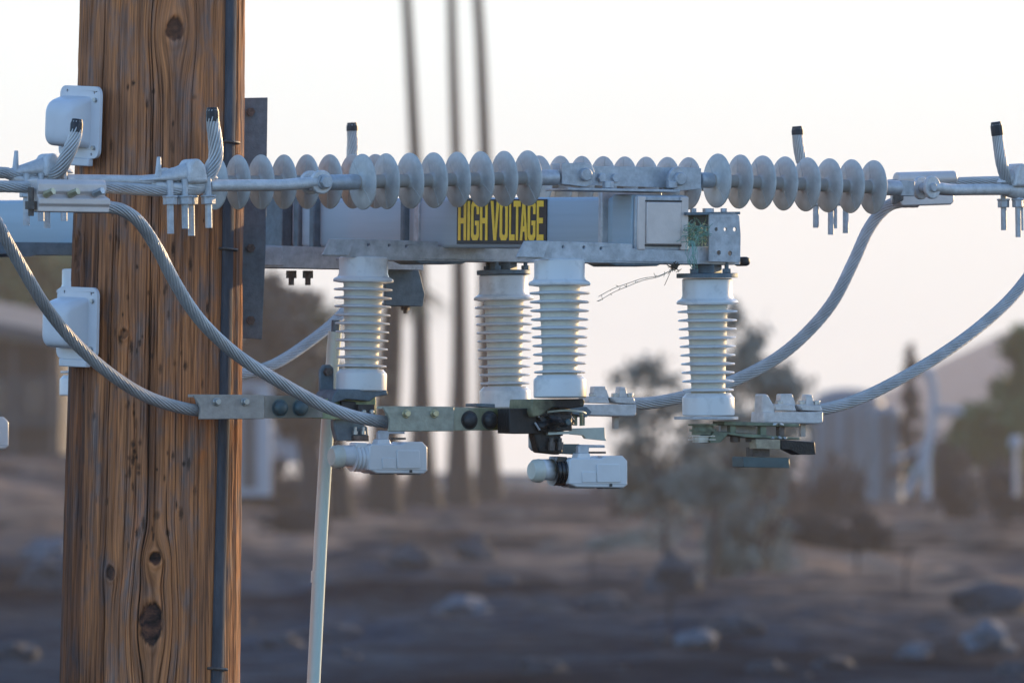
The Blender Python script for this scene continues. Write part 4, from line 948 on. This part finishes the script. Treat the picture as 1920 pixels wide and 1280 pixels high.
# ------------------------------------------------------------------ stranded conductors
def strand(name, pts, r, label, cat='cable', tip=None, mt='cable', group='stranded overhead cables', ns=13, lay=.19, flare=0):
    o0 = Vector(pts[0]); e = empty(name, o0, 0, label, cat, group)
    path = catmull([Vector(q)-o0 for q in pts], 10)
    # resample evenly
    d = [0]
    for a, b_ in zip(path, path[1:]): d.append(d[-1]+(b_-a).length)
    L = d[-1]; n_ = max(8, int(L/.004)); arr = np.array([tuple(q) for q in path])
    ss = np.linspace(0, L, n_); res = [Vector((np.interp(s_, d, arr[:,0]), np.interp(s_, d, arr[:,1]), np.interp(s_, d, arr[:,2]))) for s_ in ss]
    for i_ in range(2, n_-2):
        q_ = res[i_]; wv = min(1, i_/12, (n_-i_)/12)*.0016; h_ = q_+o0
        res[i_] = q_ + Vector((mnoise.noise(h_*9), mnoise.noise(h_*9+Vector((5,1,2))), mnoise.noise(h_*9+Vector((9,7,3)))))*wv
    m_ = ns*6; t0 = (res[1]-res[0]).normalized(); nrm = t0.orthogonal().normalized(); vs = []
    for i, q in enumerate(res):
        t_ = (res[min(i+1,n_-1)]-res[max(i-1,0)]).normalized(); nrm = (nrm-t_*nrm.dot(t_)).normalized(); bn = t_.cross(nrm)
        tw = 2*math.pi*ss[i]/lay; rr = r*(1 + flare*math.sin(math.pi*min(1, max(0, (ss[i]-(L-.13))/.13))**.9))
        for j in range(m_):
            a = 2*math.pi*j/m_; k_ = abs(math.sin(a*ns/2)); rj = rr*(.83+.17*k_**.6)
            vs.append(q + (nrm*math.cos(a+tw)+bn*math.sin(a+tw))*rj)
    fs = [(i*m_+j, i*m_+(j+1) % m_, (i+1)*m_+(j+1) % m_, (i+1)*m_+j) for i in range(n_-1) for j in range(m_)] + [tuple(range(m_)), tuple((n_-1)*m_+j for j in range(m_))]
    B().add(vs, fs).build('strands', M[mt], e, smooth=60)
    if tip:
        k_ = max(2, int(n_*tip/L)); seg = res[-k_:]; seg = seg + [seg[-1] + (seg[-1]-seg[-2]).normalized()*.004]
        B().tube(seg[::2] if len(seg) > 4 else seg, [r*1.12*(1 if q_ < len(seg[::2])-1 else .8) for q_ in range(len(seg[::2] if len(seg) > 4 else seg))], 9).build('tape_wrap', M['tape'], e)
    return e
u0 = lambda px, py, f, d=0: tuple(P(px, py, f(px)+d))
strand('conductor', [u0(-1500,322,Ff), u0(-700,336,Ff), u0(-60,347,Ff), u0(60,350,Ff), u0(200,352,Ff), u0(300,357,Ff), u0(352,352,Ff,-.002), u0(385,338,Ff,-.004), u0(403,300,Ff,-.006), u0(403,262,Ff,-.006), u0(399,232,Ff,-.006), u0(398,206,Ff,-.006)], .0102,
       'front cable entering the pole clamp, its black taped end standing in front of the pole', tip=.028, flare=.25)
strand('conductor', [u0(-1500,300,Bf), u0(-700,312,Bf), u0(-60,322,Bf), u0(20,326,Bf), u0(80,330,Bf), u0(108,322,Bf,-.03), u0(126,292,Bf,-.05), u0(140,258,Bf,-.06), u0(144,228,Bf,-.06)], .0102,
       'rear left cable with a black taped end in front of the upper white cover', tip=.026, flare=.25)
strand('conductor', [u0(3300,310,Ff), u0(2600,326,Ff), u0(2060,338,Ff), u0(1980,342,Ff), u0(1920,348,Ff), u0(1893,342,Ff), u0(1880,310,Ff,-.01), u0(1873,270,Ff,-.01), u0(1868,233,Ff,-.01)], .0098,
       'front right cable with a taped end standing up near the right edge', tip=.026, flare=.1)
strand('conductor', [u0(3300,312,Bf), u0(2600,326,Bf), u0(2060,336,Bf), u0(1900,340,Bf), u0(1720,344,Bf), u0(1600,350,Bf), u0(1530,340,Bf), u0(1507,310,Bf), u0(1498,275,Bf), u0(1495,241,Bf)], .0098,
       'rear right cable whose taped end sticks up above the right disc string', tip=.018, flare=.1)
strand('conductor', [P(900,350,22.1), P(760,350,21.95), P(700,348,21.88), P(668,335,21.8), P(660,300,21.8), P(661,265,21.8), P(660,234,21.8)], .0102,
       'blurred upright cable end above the discs left of the palm trunks', tip=.02, flare=.1)
# sagging jumpers
strand('jumper_cable', [P(140,388,19.235), P(205,389,19.26), P(235,397,19.27), P(262,418,19.29), P(292,462,19.32), P(330,532,19.36), P(380,605,19.40), P(440,662,19.45), P(520,713,19.50), P(600,757,19.55), P(668,782,19.585), P(728,792,19.62), P(770,793,19.64)], .0108,
       'sagging cable from the three bolt connector down to the brown stained bar', group='sagging jumper cables')
strand('jumper_cable', [P(-60,340,19.75), P(-20,395,19.77), P(12,450,19.80), P(50,518,19.84), P(95,588,19.90), P(150,652,19.96), P(215,707,20.02), P(280,744,20.08), P(340,764,20.13), P(376,770,20.155), P(410,770,20.17)], .0110,
       'sagging cable crossing the lower white cover and pole to the grey slotted bar', group='sagging jumper cables')
strand('jumper_cable', [P(1720,378,20.87), P(1680,380,20.85), P(1655,395,20.84), P(1628,432,20.82), P(1600,492,20.80), P(1560,568,20.78), P(1500,635,20.76), P(1440,682,20.74), P(1370,716,20.71), P(1290,742,20.68), P(1225,755,20.65), P(1165,757,20.62)], .0112,
       'thick pale cable curving down behind the rightmost insulator to the middle connector', group='sagging jumper cables')
strand('jumper_cable', [P(2030,330,20.60), P(1985,430,20.50), P(1920,530,20.42), P(1850,602,20.36), P(1760,668,20.28), P(1670,720,20.22), P(1600,751,20.18), P(1545,766,20.14), P(1490,770,20.11)], .0106,
       'sagging cable from the upper right edge down to the rightmost connector', group='sagging jumper cables')
strand('jumper_cable', [P(380,716,21.35), P(455,702,21.4), P(520,680,21.45), P(580,640,21.5), P(640,590,21.55), P(690,520,21.6), P(715,430,21.7), P(720,352,21.8)], .0105,
       'blurred pale cable rising from behind the pole to behind the leftmost insulator', group='sagging jumper cables')

# three bolt parallel connector
f = Fr(65, Ff(65)-.028, 'u', P(65, 396, Ff(65)).z)
e = f.thing('bolted_connector', 'flat silver connector with three yellowish bolts joining two cables at left', 'connector')
cb = B(); n0 = f.pts([(64,336), (193,336)]); 
prf = [(-.010,0), (-.010,.010), (-.014,.014), (-.014,.024), (-.006,.030), (-.011,.036), (-.011,.050), (-.004,.058), (.03,.058), (.03,0)]
sa, zA = f.pt(66, 397); sb_, zB = f.pt(200, 396); H = f.pt(66, 336)[1]-zA
vs = [(s_ + (.006 if (s_ > sa and z < .5*H) else 0), y, zA + z/.058*H) for s_ in (sa, sb_-.006) for y, z in prf]
m_ = len(prf); cb.add(vs, [(j, (j+1) % m_, m_+(j+1) % m_, m_+j) for j in range(m_)] + [tuple(range(m_)), tuple(range(m_, 2*m_))]); cb.build('body', M['steel_bright'], e, bevel=.0015, smooth=40)
for i, (px, py) in enumerate(((88,362), (134,362), (180,361))):
    q = f.v3(px, py, -.012); B().hexa((q.x, -.020, q.z), Vector((-.35,.85,-.3)).normalized(), .0062, .020).build('bolt', M['bolt_yellow' if i < 2 else 'bolt'], e)
q = f.v3(58, 385); B().hexa((q.x, 0, q.z), 'z', .010, .014).cyl((q.x,0,q.z+.03), (q.x,0,q.z-.018), .005, 10).build('side_bolt', M['rust'], e)
# sleeve behind right string (parallel connector on the rear right cable)
f = Fr(1735, Bf(1735), 'u', P(1735, 380, Bf(1735)).z)
e = f.thing('sleeve_connector', 'silver cable sleeve behind the right clamp arm', 'connector')
B().cyl(f.v3(1680,337,.0), f.v3(1790,334,.0), .0135, 20).build('upper_sleeve', M['steel_bright'], e, bevel=.003)
B().prism(f.pts([(1684,352), (1790,352), (1790,378), (1784,384), (1692,387), (1684,378)], -.015), -.015, .015).build('lower_body', M['steel_bright'], e, bevel=.003)
B().prism(f.pts([(1676,350), (1694,350), (1692,376), (1674,384)], -.02), -.025, -.016).build('lug', M['rust'], e, bevel=.002)

# ------------------------------------------------------------------ terminal bars
def terminal(px0, py0, px1, px2, h_, Yl, mats, label, dark):
    """px0 slot end, px1 joint, px2 far end"""
    f = Fr(px0, Yl, 'u', P(px0, py0+h_, Yl).z)
    e = f.thing('terminal_bar', label, 'terminal bar', 'terminal bars under the insulators')
    sl = .029
    B().prism(f.pts([(px0,py0), (px1,py0+1), (px1,py0+h_), (px0+12,py0+h_+1), (px0+14,py0+h_*.55), (px0+10,py0+h_*.35)], -.019), -.019, -.013).build('clamp_face', mats[0], e, bevel=.0015)
    B().prism(f.pts([(px0+4,py0), (px1,py0+1), (px1,py0+h_), (px0+14,py0+h_)], .013), .013, .019).build('clamp_back', mats[0], e, bevel=.0015)
    B().prism(f.pts([(px0+3,py0-1), (px1,py0), (px1,py0+5), (px0+3,py0+4)], -.013), -.0128, .0128).build('clamp_top', mats[0], e)
    B().prism(f.pts([(px1-4,py0+1), (px2,py0+3), (px2,py0+h_-2), (px1-4,py0+h_-1)], -.012), -.012, .008).build('pad', mats[1], e, bevel=.0015)
    for i, px in enumerate((px0+44, px0+97)):
        q = f.v3(px, py0+13, -.019); B().cyl((q.x,-.0275,q.z), (q.x,-.018,q.z), .0058, 16).cyl((q.x,-.021,q.z), (q.x,-.0188,q.z), .008, 16).build('bolt', M['bolt'] if not dark else M['bolt_yellow'], e, bevel=.001)
    for px in (px0+163, px0+201):
        q = f.v3(px, py0+h_*.55, -.012); B().lathe([(.002,-.0235), (.007,-.023), (.0115,-.020), (.0135,-.016), (.0137,-.0122), (.0165,-.0121), (.0165,-.0115), (.002,-.0115)], (q.x,0,q.z), 'y', 28).build('carriage_bolt', M['dark'] if dark else M['teal'], e)
    return f, e
m_bar2 = stained(stained(mat('stained_bar', (.30,.29,.21), .5, .3, .2, 60, .3, 300), (.28,0,.02), (.09,.1,.06), (.10,.10,.02), .4), (.36,0,.02), (.085,.1,.08), (.012,.011,.010), .25)
f, e = terminal(362, 740, 496, 606, 45, 20.145, (M['bar'], stained(M['bar'].copy(), (.20,0,.02), (.06,.1,.04), (.15,.14,.11), .5)), 'grey slotted terminal bar crossing the pole under the leftmost insulator', False)
f, e = terminal(717, 762, 852, 968, 46, 19.60, (mat('stained_bar_face', (.33,.32,.25), .5, .3, .2, 60, .3, 300), m_bar2), 'olive stained terminal bar scorched black at its right end', True)

# ------------------------------------------------------------------ parts under each insulator
def head(px, py, Y, nm, label, cat='switch head', group='switch contact heads'):
    f = Fr(px, Y, 'u', P(px, py, Y).z); return f, f.thing(nm, label, cat, group)
# unit A
f, e = head(675, 760, 20.33, 'contact_head', 'greenish contact head under the leftmost insulator')
B().prism(f.pts([(622,757), (626,738), (634,729), (726,731), (728,740), (704,744), (694,752), (650,748)], -.042), -.042, .028).build('base_plate', M['galv_dark'], e, bevel=.002)
B().prism(f.pts([(600,733), (600,694), (606,684), (620,683), (626,690), (626,732)], .02), .02, .027).build('side_lug', M['galv_dark'], e, bevel=.002)
q = f.v3(613, 697, .02); B().hexa((q.x, .016, q.z), 'y', .008, .01).build('lug_bolt', M['rust'], e)
B().prism(f.pts([(588,752), (640,742), (660,750), (690,740), (705,745), (706,782), (690,786), (640,786), (588,784)], -.025), -.025, -.015).build('jaw_plate', mat('pale_green_metal', (.36,.40,.22), .5, .2, .3, 60, .3, 250, col2=(.16,.19,.11)), e, bevel=.002)
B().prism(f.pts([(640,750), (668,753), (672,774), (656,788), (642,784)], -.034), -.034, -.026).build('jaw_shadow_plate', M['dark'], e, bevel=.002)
B().prism(f.pts([(672,758), (703,758), (703,780), (672,780)], -.044), -.044, -.026).build('contact_block', M['dark'], e, bevel=.001)
for px in (682, 697): q = f.v3(px, 772, -.046); B().cyl((q.x,-.049,q.z), (q.x,-.043,q.z), .0042, 14).build('screw', M['bolt'], e, bevel=.001)
B().prism(f.pts([(626,786), (668,786), (690,800), (692,826), (632,826), (626,800)], -.01), -.01, .004).build('drop_plate', M['galv_dark'], e, bevel=.002)
for px in (666, 681): q = f.v3(px, 811, -.016); B().hexa((q.x,-.016,q.z), 'z', .0048, .006).cyl((q.x,-.016,q.z), (q.x,-.016,q.z+.010), .0026, 8).build('stud', M['bolt'], e)
B().prism(f.pts([(664,816), (692,816), (692,827), (664,827)], -.02), -.02, .01).build('stud_block', M['rust'], e, bevel=.001)
# unit B scorched
soot = mat('sooty_metal', (.022,.021,.020), .45, .3, .5, 40, .6, 250, col2=(.010,.009,.008))
f, e = head(1030, 800, 19.72, 'contact_head', 'soot blackened contact head under the yellow stained insulator')
bp_m = stained(mat('olive_plate', (.20,.19,.11), .55, .3, .3, 60, .4, 250), (.012,-.02,.05), (.05,.1,.05), (.014,.012,.010), .4)
B().prism(f.pts([(996,772), (998,748), (1094,747), (1097,752), (1095,762), (1066,766), (1036,764), (1016,778), (1000,782)], -.045), -.045, .035).build('base_plate', bp_m, e, bevel=.002)
B().blob((f.pt(1022,788)[0], -.01, f.pt(1022,788)[1]), 46*K*20, .03, 26*K*20, .5, 5, 4, 1.6).build('charred_mass', soot, e)
B().prism(f.pts([(955,766), (1030,764), (1046,812), (985,813), (955,812)], -.03), -.03, .012).build('jaw_plate', soot, e, bevel=.003)
B().prism(f.pts([(1030,776), (1073,777), (1073,807), (1030,808)], -.034), -.034, -.012).build('contact_block', soot, e, bevel=.0015)
for px in (1046, 1064): q = f.v3(px, 791, -.036); B().cyl((q.x,-.041,q.z), (q.x,-.034,q.z), .006, 16).build('screw', M['teal'], e, bevel=.0015)
for (a, c) in (((1008,770),(1010,782)), ((1003,792),(1012,806))): B().tube([f.v3(*a,-.036), f.v3(*c,-.037)], .0016, 6).build('bare_wire', M['cable'], e)
B().tube(catmull([f.v3(1026,772,-.03), f.v3(1060,769,-.035), f.v3(1090,772,-.03), f.v3(1098,775,-.02)], 4), .002, 8).build('spring_strip', M['cream'], e)
B().prism(f.pts([(1000,808), (1052,812), (1056,848), (1048,852), (1010,848)], -.022), -.022, .0).build('drop_plate', soot, e, bevel=.003)
B().prism(f.pts([(994,812), (1012,812), (1018,848), (1000,845), (994,838)], .004), .004, .012).build('side_plate', M['galv'], e, bevel=.002)
for px in (1034, 1050): q = f.v3(px, 836, -.028); B().hexa((q.x,-.028,q.z), 'z', .006, .014).cyl((q.x,-.028,q.z), (q.x,-.028,q.z+.014), .0035, 8).build('stud', M['rust'], e)
B().prism(f.pts([(1028,810), (1075,808), (1075,813), (1028,815)], -.03), -.03, .02).build('strap', M['cream'], e)
B().prism(f.pts([(1070,803), (1134,801), (1135,820), (1138,826), (1098,822), (1094,816), (1070,814)], .0), .0, .008).build('insulating_strip', M['cream'], e, bevel=.001)
B().prism(f.pts([(1052,832), (1086,832), (1086,852), (1052,850)], .006), .006, .02).build('rear_block', M['teal'], e)
for px in (1090,): q = f.v3(px, 785, .01); B().cyl((q.x,.01,q.z+.014), (q.x,.01,q.z-.012), .0034, 8).build('stud', M['bronze'], e)
# unit B far head under insulator 4
f, e = head(1318, 800, 19.87, 'blade_head', 'open contact head with greenish blades under the rightmost insulator')
B().lathe([(.002,0), (60*K*20,0), (60*K*20,.005), (.002,.005)], (f.pt(1324,785)[0],0,f.pt(1324,786)[1]), 'z', 40).build('base_plate', M['galv'], e)
B().lathe([(.002,0), (.020,0), (.020,.006), (.024,.006), (.024,.010), (.019,.010), (.019,.016), (.026,.016), (.026,.019), (.002,.019)], (0,0,f.pt(1318,815)[1]), 'z', 28).build('hub', M['bronze'], e, smooth=25)
B().lathe([(.002,0), (.018,0), (.018,.004), (.026,.004), (.026,.0055), (.018,.0055), (.018,.010), (.025,.010), (.025,.0115), (.002,.0115)], (0,0,f.pt(1318,829)[1]), 'z', 28).build('washer_stack', M['bolt'], e, smooth=25)
B().prism(f.pts([(1358,789), (1500,794), (1500,800), (1358,797)], -.02), -.02, .02).build('blade', M['bronze'], e, bevel=.001)
B().prism(f.pts([(1330,825), (1338,808), (1440,816), (1500,820), (1500,824), (1400,820), (1365,814), (1352,829), (1332,830)], -.022), -.022, .018).build('blade', M['bronze'], e, bevel=.001)
B().prism(f.pts([(1352,795), (1418,800), (1418,812), (1352,808)], .02), .02, .028).build('rear_bar', M['galv'], e)
for px, a, c, m3 in ((1367,793,815,'bronze'), (1424,796,820,'bronze'), (1459,796,818,'rust')):
    q = f.v3(px, a); z2 = f.pt(px, c)[1]; B().box(q.x-.006, q.x+.006, -.014, -.002, z2, q.z).build('spacer', M[m3], e, bevel=.001)
for px in (1377, 1406): q = f.v3(px, 822); B().hexa((q.x, -.002, q.z), 'z', .009, .012).build('nut', M['rust'], e, bevel=.001)
for px, py in ((1455,795), (1465,795), (1450,821), (1462,820), (1472,821)): q = f.v3(px, py, -.024); B().blob((q.x,-.022,q.z), .005,.004,.003,.5,px,1).build('molten_bead', M['bolt'], e)
B().prism(f.pts([(1418,824), (1466,824), (1466,842), (1418,841)], -.026), -.026, -.002).build('insulating_block', M['wood_block'], e, bevel=.001)
B().prism(f.pts([(1464,824), (1528,828), (1530,852), (1498,852), (1478,842), (1464,842)], -.028), -.028, .0).build('burnt_contact', soot, e, bevel=.0015)
B().prism(f.pts([(1412,838), (1443,840), (1443,856), (1412,855)], -.012), -.012, .012).build('stem', M['rust'], e)
B().prism(f.pts([(1394,856), (1480,858), (1481,877), (1394,875)], -.02), -.02, .02).build('foot_plate', M['teal'], e, bevel=.001)
# cast connectors at the far ends
def castc(px, py, Y, label, post):
    f = Fr(px, Y, 'u', P(px, py+57, Y).z)
    e = f.thing('cast_connector', label, 'connector', 'cast bolted connectors holding the right hand cables')
    B().prism(f.pts([(px,py+34), (px+112,py+34), (px+112,py+54), (px+104,py+57), (px-2,py+55)], -.022), -.022, .022).build('lower_jaw', M['cast'], e, bevel=.003)
    B().prism(f.pts([(px+20,py+19), (px+58,py+20), (px+63,py+32), (px+20,py+31)], -.018), -.018, .018).build('upper_jaw', M['cast'], e, bevel=.003)
    B().prism(f.pts([(px+62,py+20), (px+108,py+21), (px+112,py+33), (px+70,py+31)], -.018), -.018, .018).build('upper_jaw', M['cast'], e, bevel=.003)
    B().prism(f.pts([(px+32,py), (px+54,py), (px+62,py+24), (px+30,py+24)], -.010), -.010, .006).build('fin', M['cast'], e, bevel=.002)
    B().prism(f.pts([(px+80,py+1), (px+92,py+2), (px+96,py+22), (px+78,py+22)], -.010), -.010, .006).build('fin', M['cast'], e, bevel=.002)
    if post: B().prism(f.pts([(px-2,py), (px+8,py+1), (px+20,py+22), (px+22,py+44), (px-4,py+56)], -.016), -.016, .012).build('end_horn', M['cast'], e, bevel=.003)
    for k_ in (28, 70, 98): q = f.v3(px+k_, py+17, -.006); B().hexa((q.x,-.008,q.z), 'z', .007, .008).build('bolt_head', M['bolt'], e, bevel=.001)
    for k_ in (72,): q = f.v3(px+k_, py+57); B().box(q.x-.0045, q.x+.0045, -.004, .005, q.z-.022, q.z).build('bolt_tail', M['bar'], e)
castc(1432, 738, 20.06, 'cast connector with an upright horn on the right holding the rightmost cable', True)
castc(1082, 724, 20.575, 'cast connector right of the yellow stained insulator', False)
f, e = head(1020, 770, 20.5, 'rear_terminal', 'flat terminal joining the half hidden insulator to its cast connector', 'terminal')
B().prism(f.pts([(893,756), (1100,762), (1110,772), (1100,782), (1060,772), (893,762)], -.02), -.02, .02).build('pad', M['galv_dark'], e, bevel=.001)
for px in (1078, 1092): q = f.v3(px, 785); B().cyl((q.x,0,q.z+.02), (q.x,0,q.z-.012), .0045, 10).build('bolt', M['bronze'], e)

# ------------------------------------------------------------------ white modules
def module(px, py, Y, label, dark):
    """px, py: housing left top corner"""
    f = Fr(px, Y, 'u', P(px, py, Y).z)
    e = f.thing('white_module', label, 'switch module', 'white plastic modules hanging under the contact heads')
    X = lambda a: f.pt(px+a, py)[0]; Zc = f.pt(px, py+22)[1]; u = K*Y
    m_ = M['module']
    hd = .026
    B().prism(f.pts([(px,py+4), (px+6,py), (px+60,py+1), (px+68,py-4), (px+100,py-4), (px+109,py+6), (px+109,py+50), (px+102,py+56), (px+14,py+55), (px-1,py+48)], -hd), -hd, hd).build('housing', m_, e, bevel=.0022, bseg=2)
    B().prism(f.pts([(px+52,py+12), (px+94,py+12), (px+96,py+46), (px+52,py+46)], -hd-.003), -hd-.0028, -hd+.001).build('raised_panel', m_, e, bevel=.001)
    B().prism(f.pts([(px+24,py+26), (px+50,py+26), (px+50,py+46), (px+24,py+46)], -hd-.002), -hd-.0018, -hd+.001).build('raised_panel', m_, e, bevel=.001)
    B().prism(f.pts([(px-1,py+47), (px+109,py+49), (px+108,py+50.5), (px,py+48.5)], -hd-.0008), -hd-.0006, -hd+.001).build('seam', M['galv'], e)
    B().prism(f.pts([(px+18,py-9), (px+38,py-9), (px+42,py+2), (px+15,py+2)], -.012), -.012, .012).build('lug', m_, e, bevel=.002)
    bl = B(); pr = []; x0 = X(-34); x1 = X(0); n_ = 5
    for i in range(n_*2+1): pr.append(((25.5 if i % 2 == 0 else 22)*u + (i/(n_*2))*2*u, x0+(x1-x0)*i/(n_*2)))
    bl.lathe([(.002,x0)]+pr+[(.002,x1)], (0,0,Zc-.004), 'x', 40)
    mm = m_
    if dark: mm = stained(m_.copy(), ((x0+x1)/2, -.02, Zc-.002), (.024,.05,.040), (.012,.011,.010), .25, 50, .5)
    bl.build('bellows', mm, e, smooth=60)
    br = m_ if not dark else stained(m_.copy(), (X(-30), -.02, Zc+.012), (.016,.05,.03), (.05,.04,.02), .4)
    B().lathe([(.002,X(-62)), (18*u,X(-62)), (19.5*u,X(-58)), (20*u,X(-34)), (.002,X(-34))], (0,0,Zc), 'x', 36).build('barrel', br, e, smooth=40)
    B().lathe([(.002,X(-72)), (16*u,X(-72)), (21*u,X(-67)), (22.5*u,X(-58)), (21.5*u,X(-54)), (.002,X(-54))], (0,0,Zc-.002), 'x', 36).build('end_ring', mat('aged_ring', (.58,.56,.47), .4, 0, .15, 20, .1, 100), e, smooth=40)
    B().prism(f.pts([(px-24,py-3), (px-4,py-2), (px-2,py+8), (px-26,py+8)], -.014), -.014, .014).build('boss', mm, e, bevel=.002)
    q = f.v3(px+78, py+51, -hd-.002); B().box(q.x-.0025, q.x+.0025, -hd-.0015, -hd+.001, q.z-.0025, q.z+.0025).build('drain_hole', M['dark'], e)
    B().prism(f.pts([(px+16,py-9), (px+17,py-22), (px+22,py-25), (px+66,py-24), (px+67,py-19), (px+37,py-19), (px+36,py-9)], -.008), -.008, .002).build('fork', M['galv'], e, bevel=.0012)
    B().prism(f.pts([(px+34,py-12), (px+68,py-12), (px+68,py-8), (px+34,py-8)], .004), .004, .014).build('fork', M['rust'], e)
    q0 = f.pt(px+12, py+56); B().prism(f.pts([(px+10,py+55), (px+46,py+55), (px+46,py+57), (px+10,py+57)], -.01), -.01, .01).prism(f.pts([(px+62,py+55), (px+98,py+56), (px+96,py+58), (px+64,py+58)], -.012), -.012, .012).build('base_strip', M['galv_dark'], e)
    return e
module(693, 832, 20.27, 'clean white module hanging under the leftmost insulator, beside the green pull rod', False)
module(1068, 858, 19.70, 'white module with blackened bellows hanging under the scorched head', True)
module(-92, 785, 21.4, 'blurred white module cut off by the left edge of the view', False)

# pull rod
f = Fr(608, 20.41, 'x', P(0, 1290, 20.41).z)
e = empty('pull_rod', P(545, 2000, 20.41), 0, 'pale green vertical pull rod running down from the leftmost insulator', 'rod')
o0 = Vector(e.location)
B().tube([tuple(P(a, b_, 20.41)-o0) for a, b_ in ((545,2000), (588,1280), (602,1000), (614,800), (628,622))], 12.6*K*20.41, 24).build('tube', M['rod'], e)
B().cyl(tuple(P(629,622,20.41)-o0), tuple(P(630,600,20.41)-o0), .008, 14).build('end_pin', M['galv_dark'], e)
B().tube([tuple(P(a, b_, 20.41)-o0) for a, b_ in ((596,1092), (597,1070))], 13.3*K*20.41, 24).build('joint_band', M['rod'], e)

# third unit left of the pole
f = Fr(60, 21.60, 'u', P(60, 478, 21.6).z)
e = f.thing('switch_rail', 'blurred dark switch rail left of the pole', 'rail', 'switch rails under the cross arm')
B().prism(f.pts([(-160,452), (230,456), (230,478), (70,478), (56,481), (30,481), (18,476), (-160,474)], -.03), -.03, .04).build('channel', M['galv_dark'], e, bevel=.003)

# ------------------------------------------------------------------ haze
hz = B().box(-2000, 2000, -130, 1950, -11, 45).build('haze', M['galv'])
hm = bpy.data.materials.new('thin_haze'); hm.use_nodes = True; n = hm.node_tree.nodes
for x in list(n):
    if x.type != 'OUTPUT_MATERIAL': n.remove(x)
pv = n.new('ShaderNodeVolumePrincipled'); pv.inputs['Color'].default_value = (.92,.82,.74,1); pv.inputs['Density'].default_value = .0003; pv.inputs['Anisotropy'].default_value = .3
hm.node_tree.links.new(pv.outputs[0], [x for x in n if x.type == 'OUTPUT_MATERIAL'][0].inputs['Volume'])
hz.data.materials.clear(); hz.data.materials.append(hm); hz['kind'] = 'stuff'
HAZE = True
if not HAZE: bpy.data.objects.remove(hz)
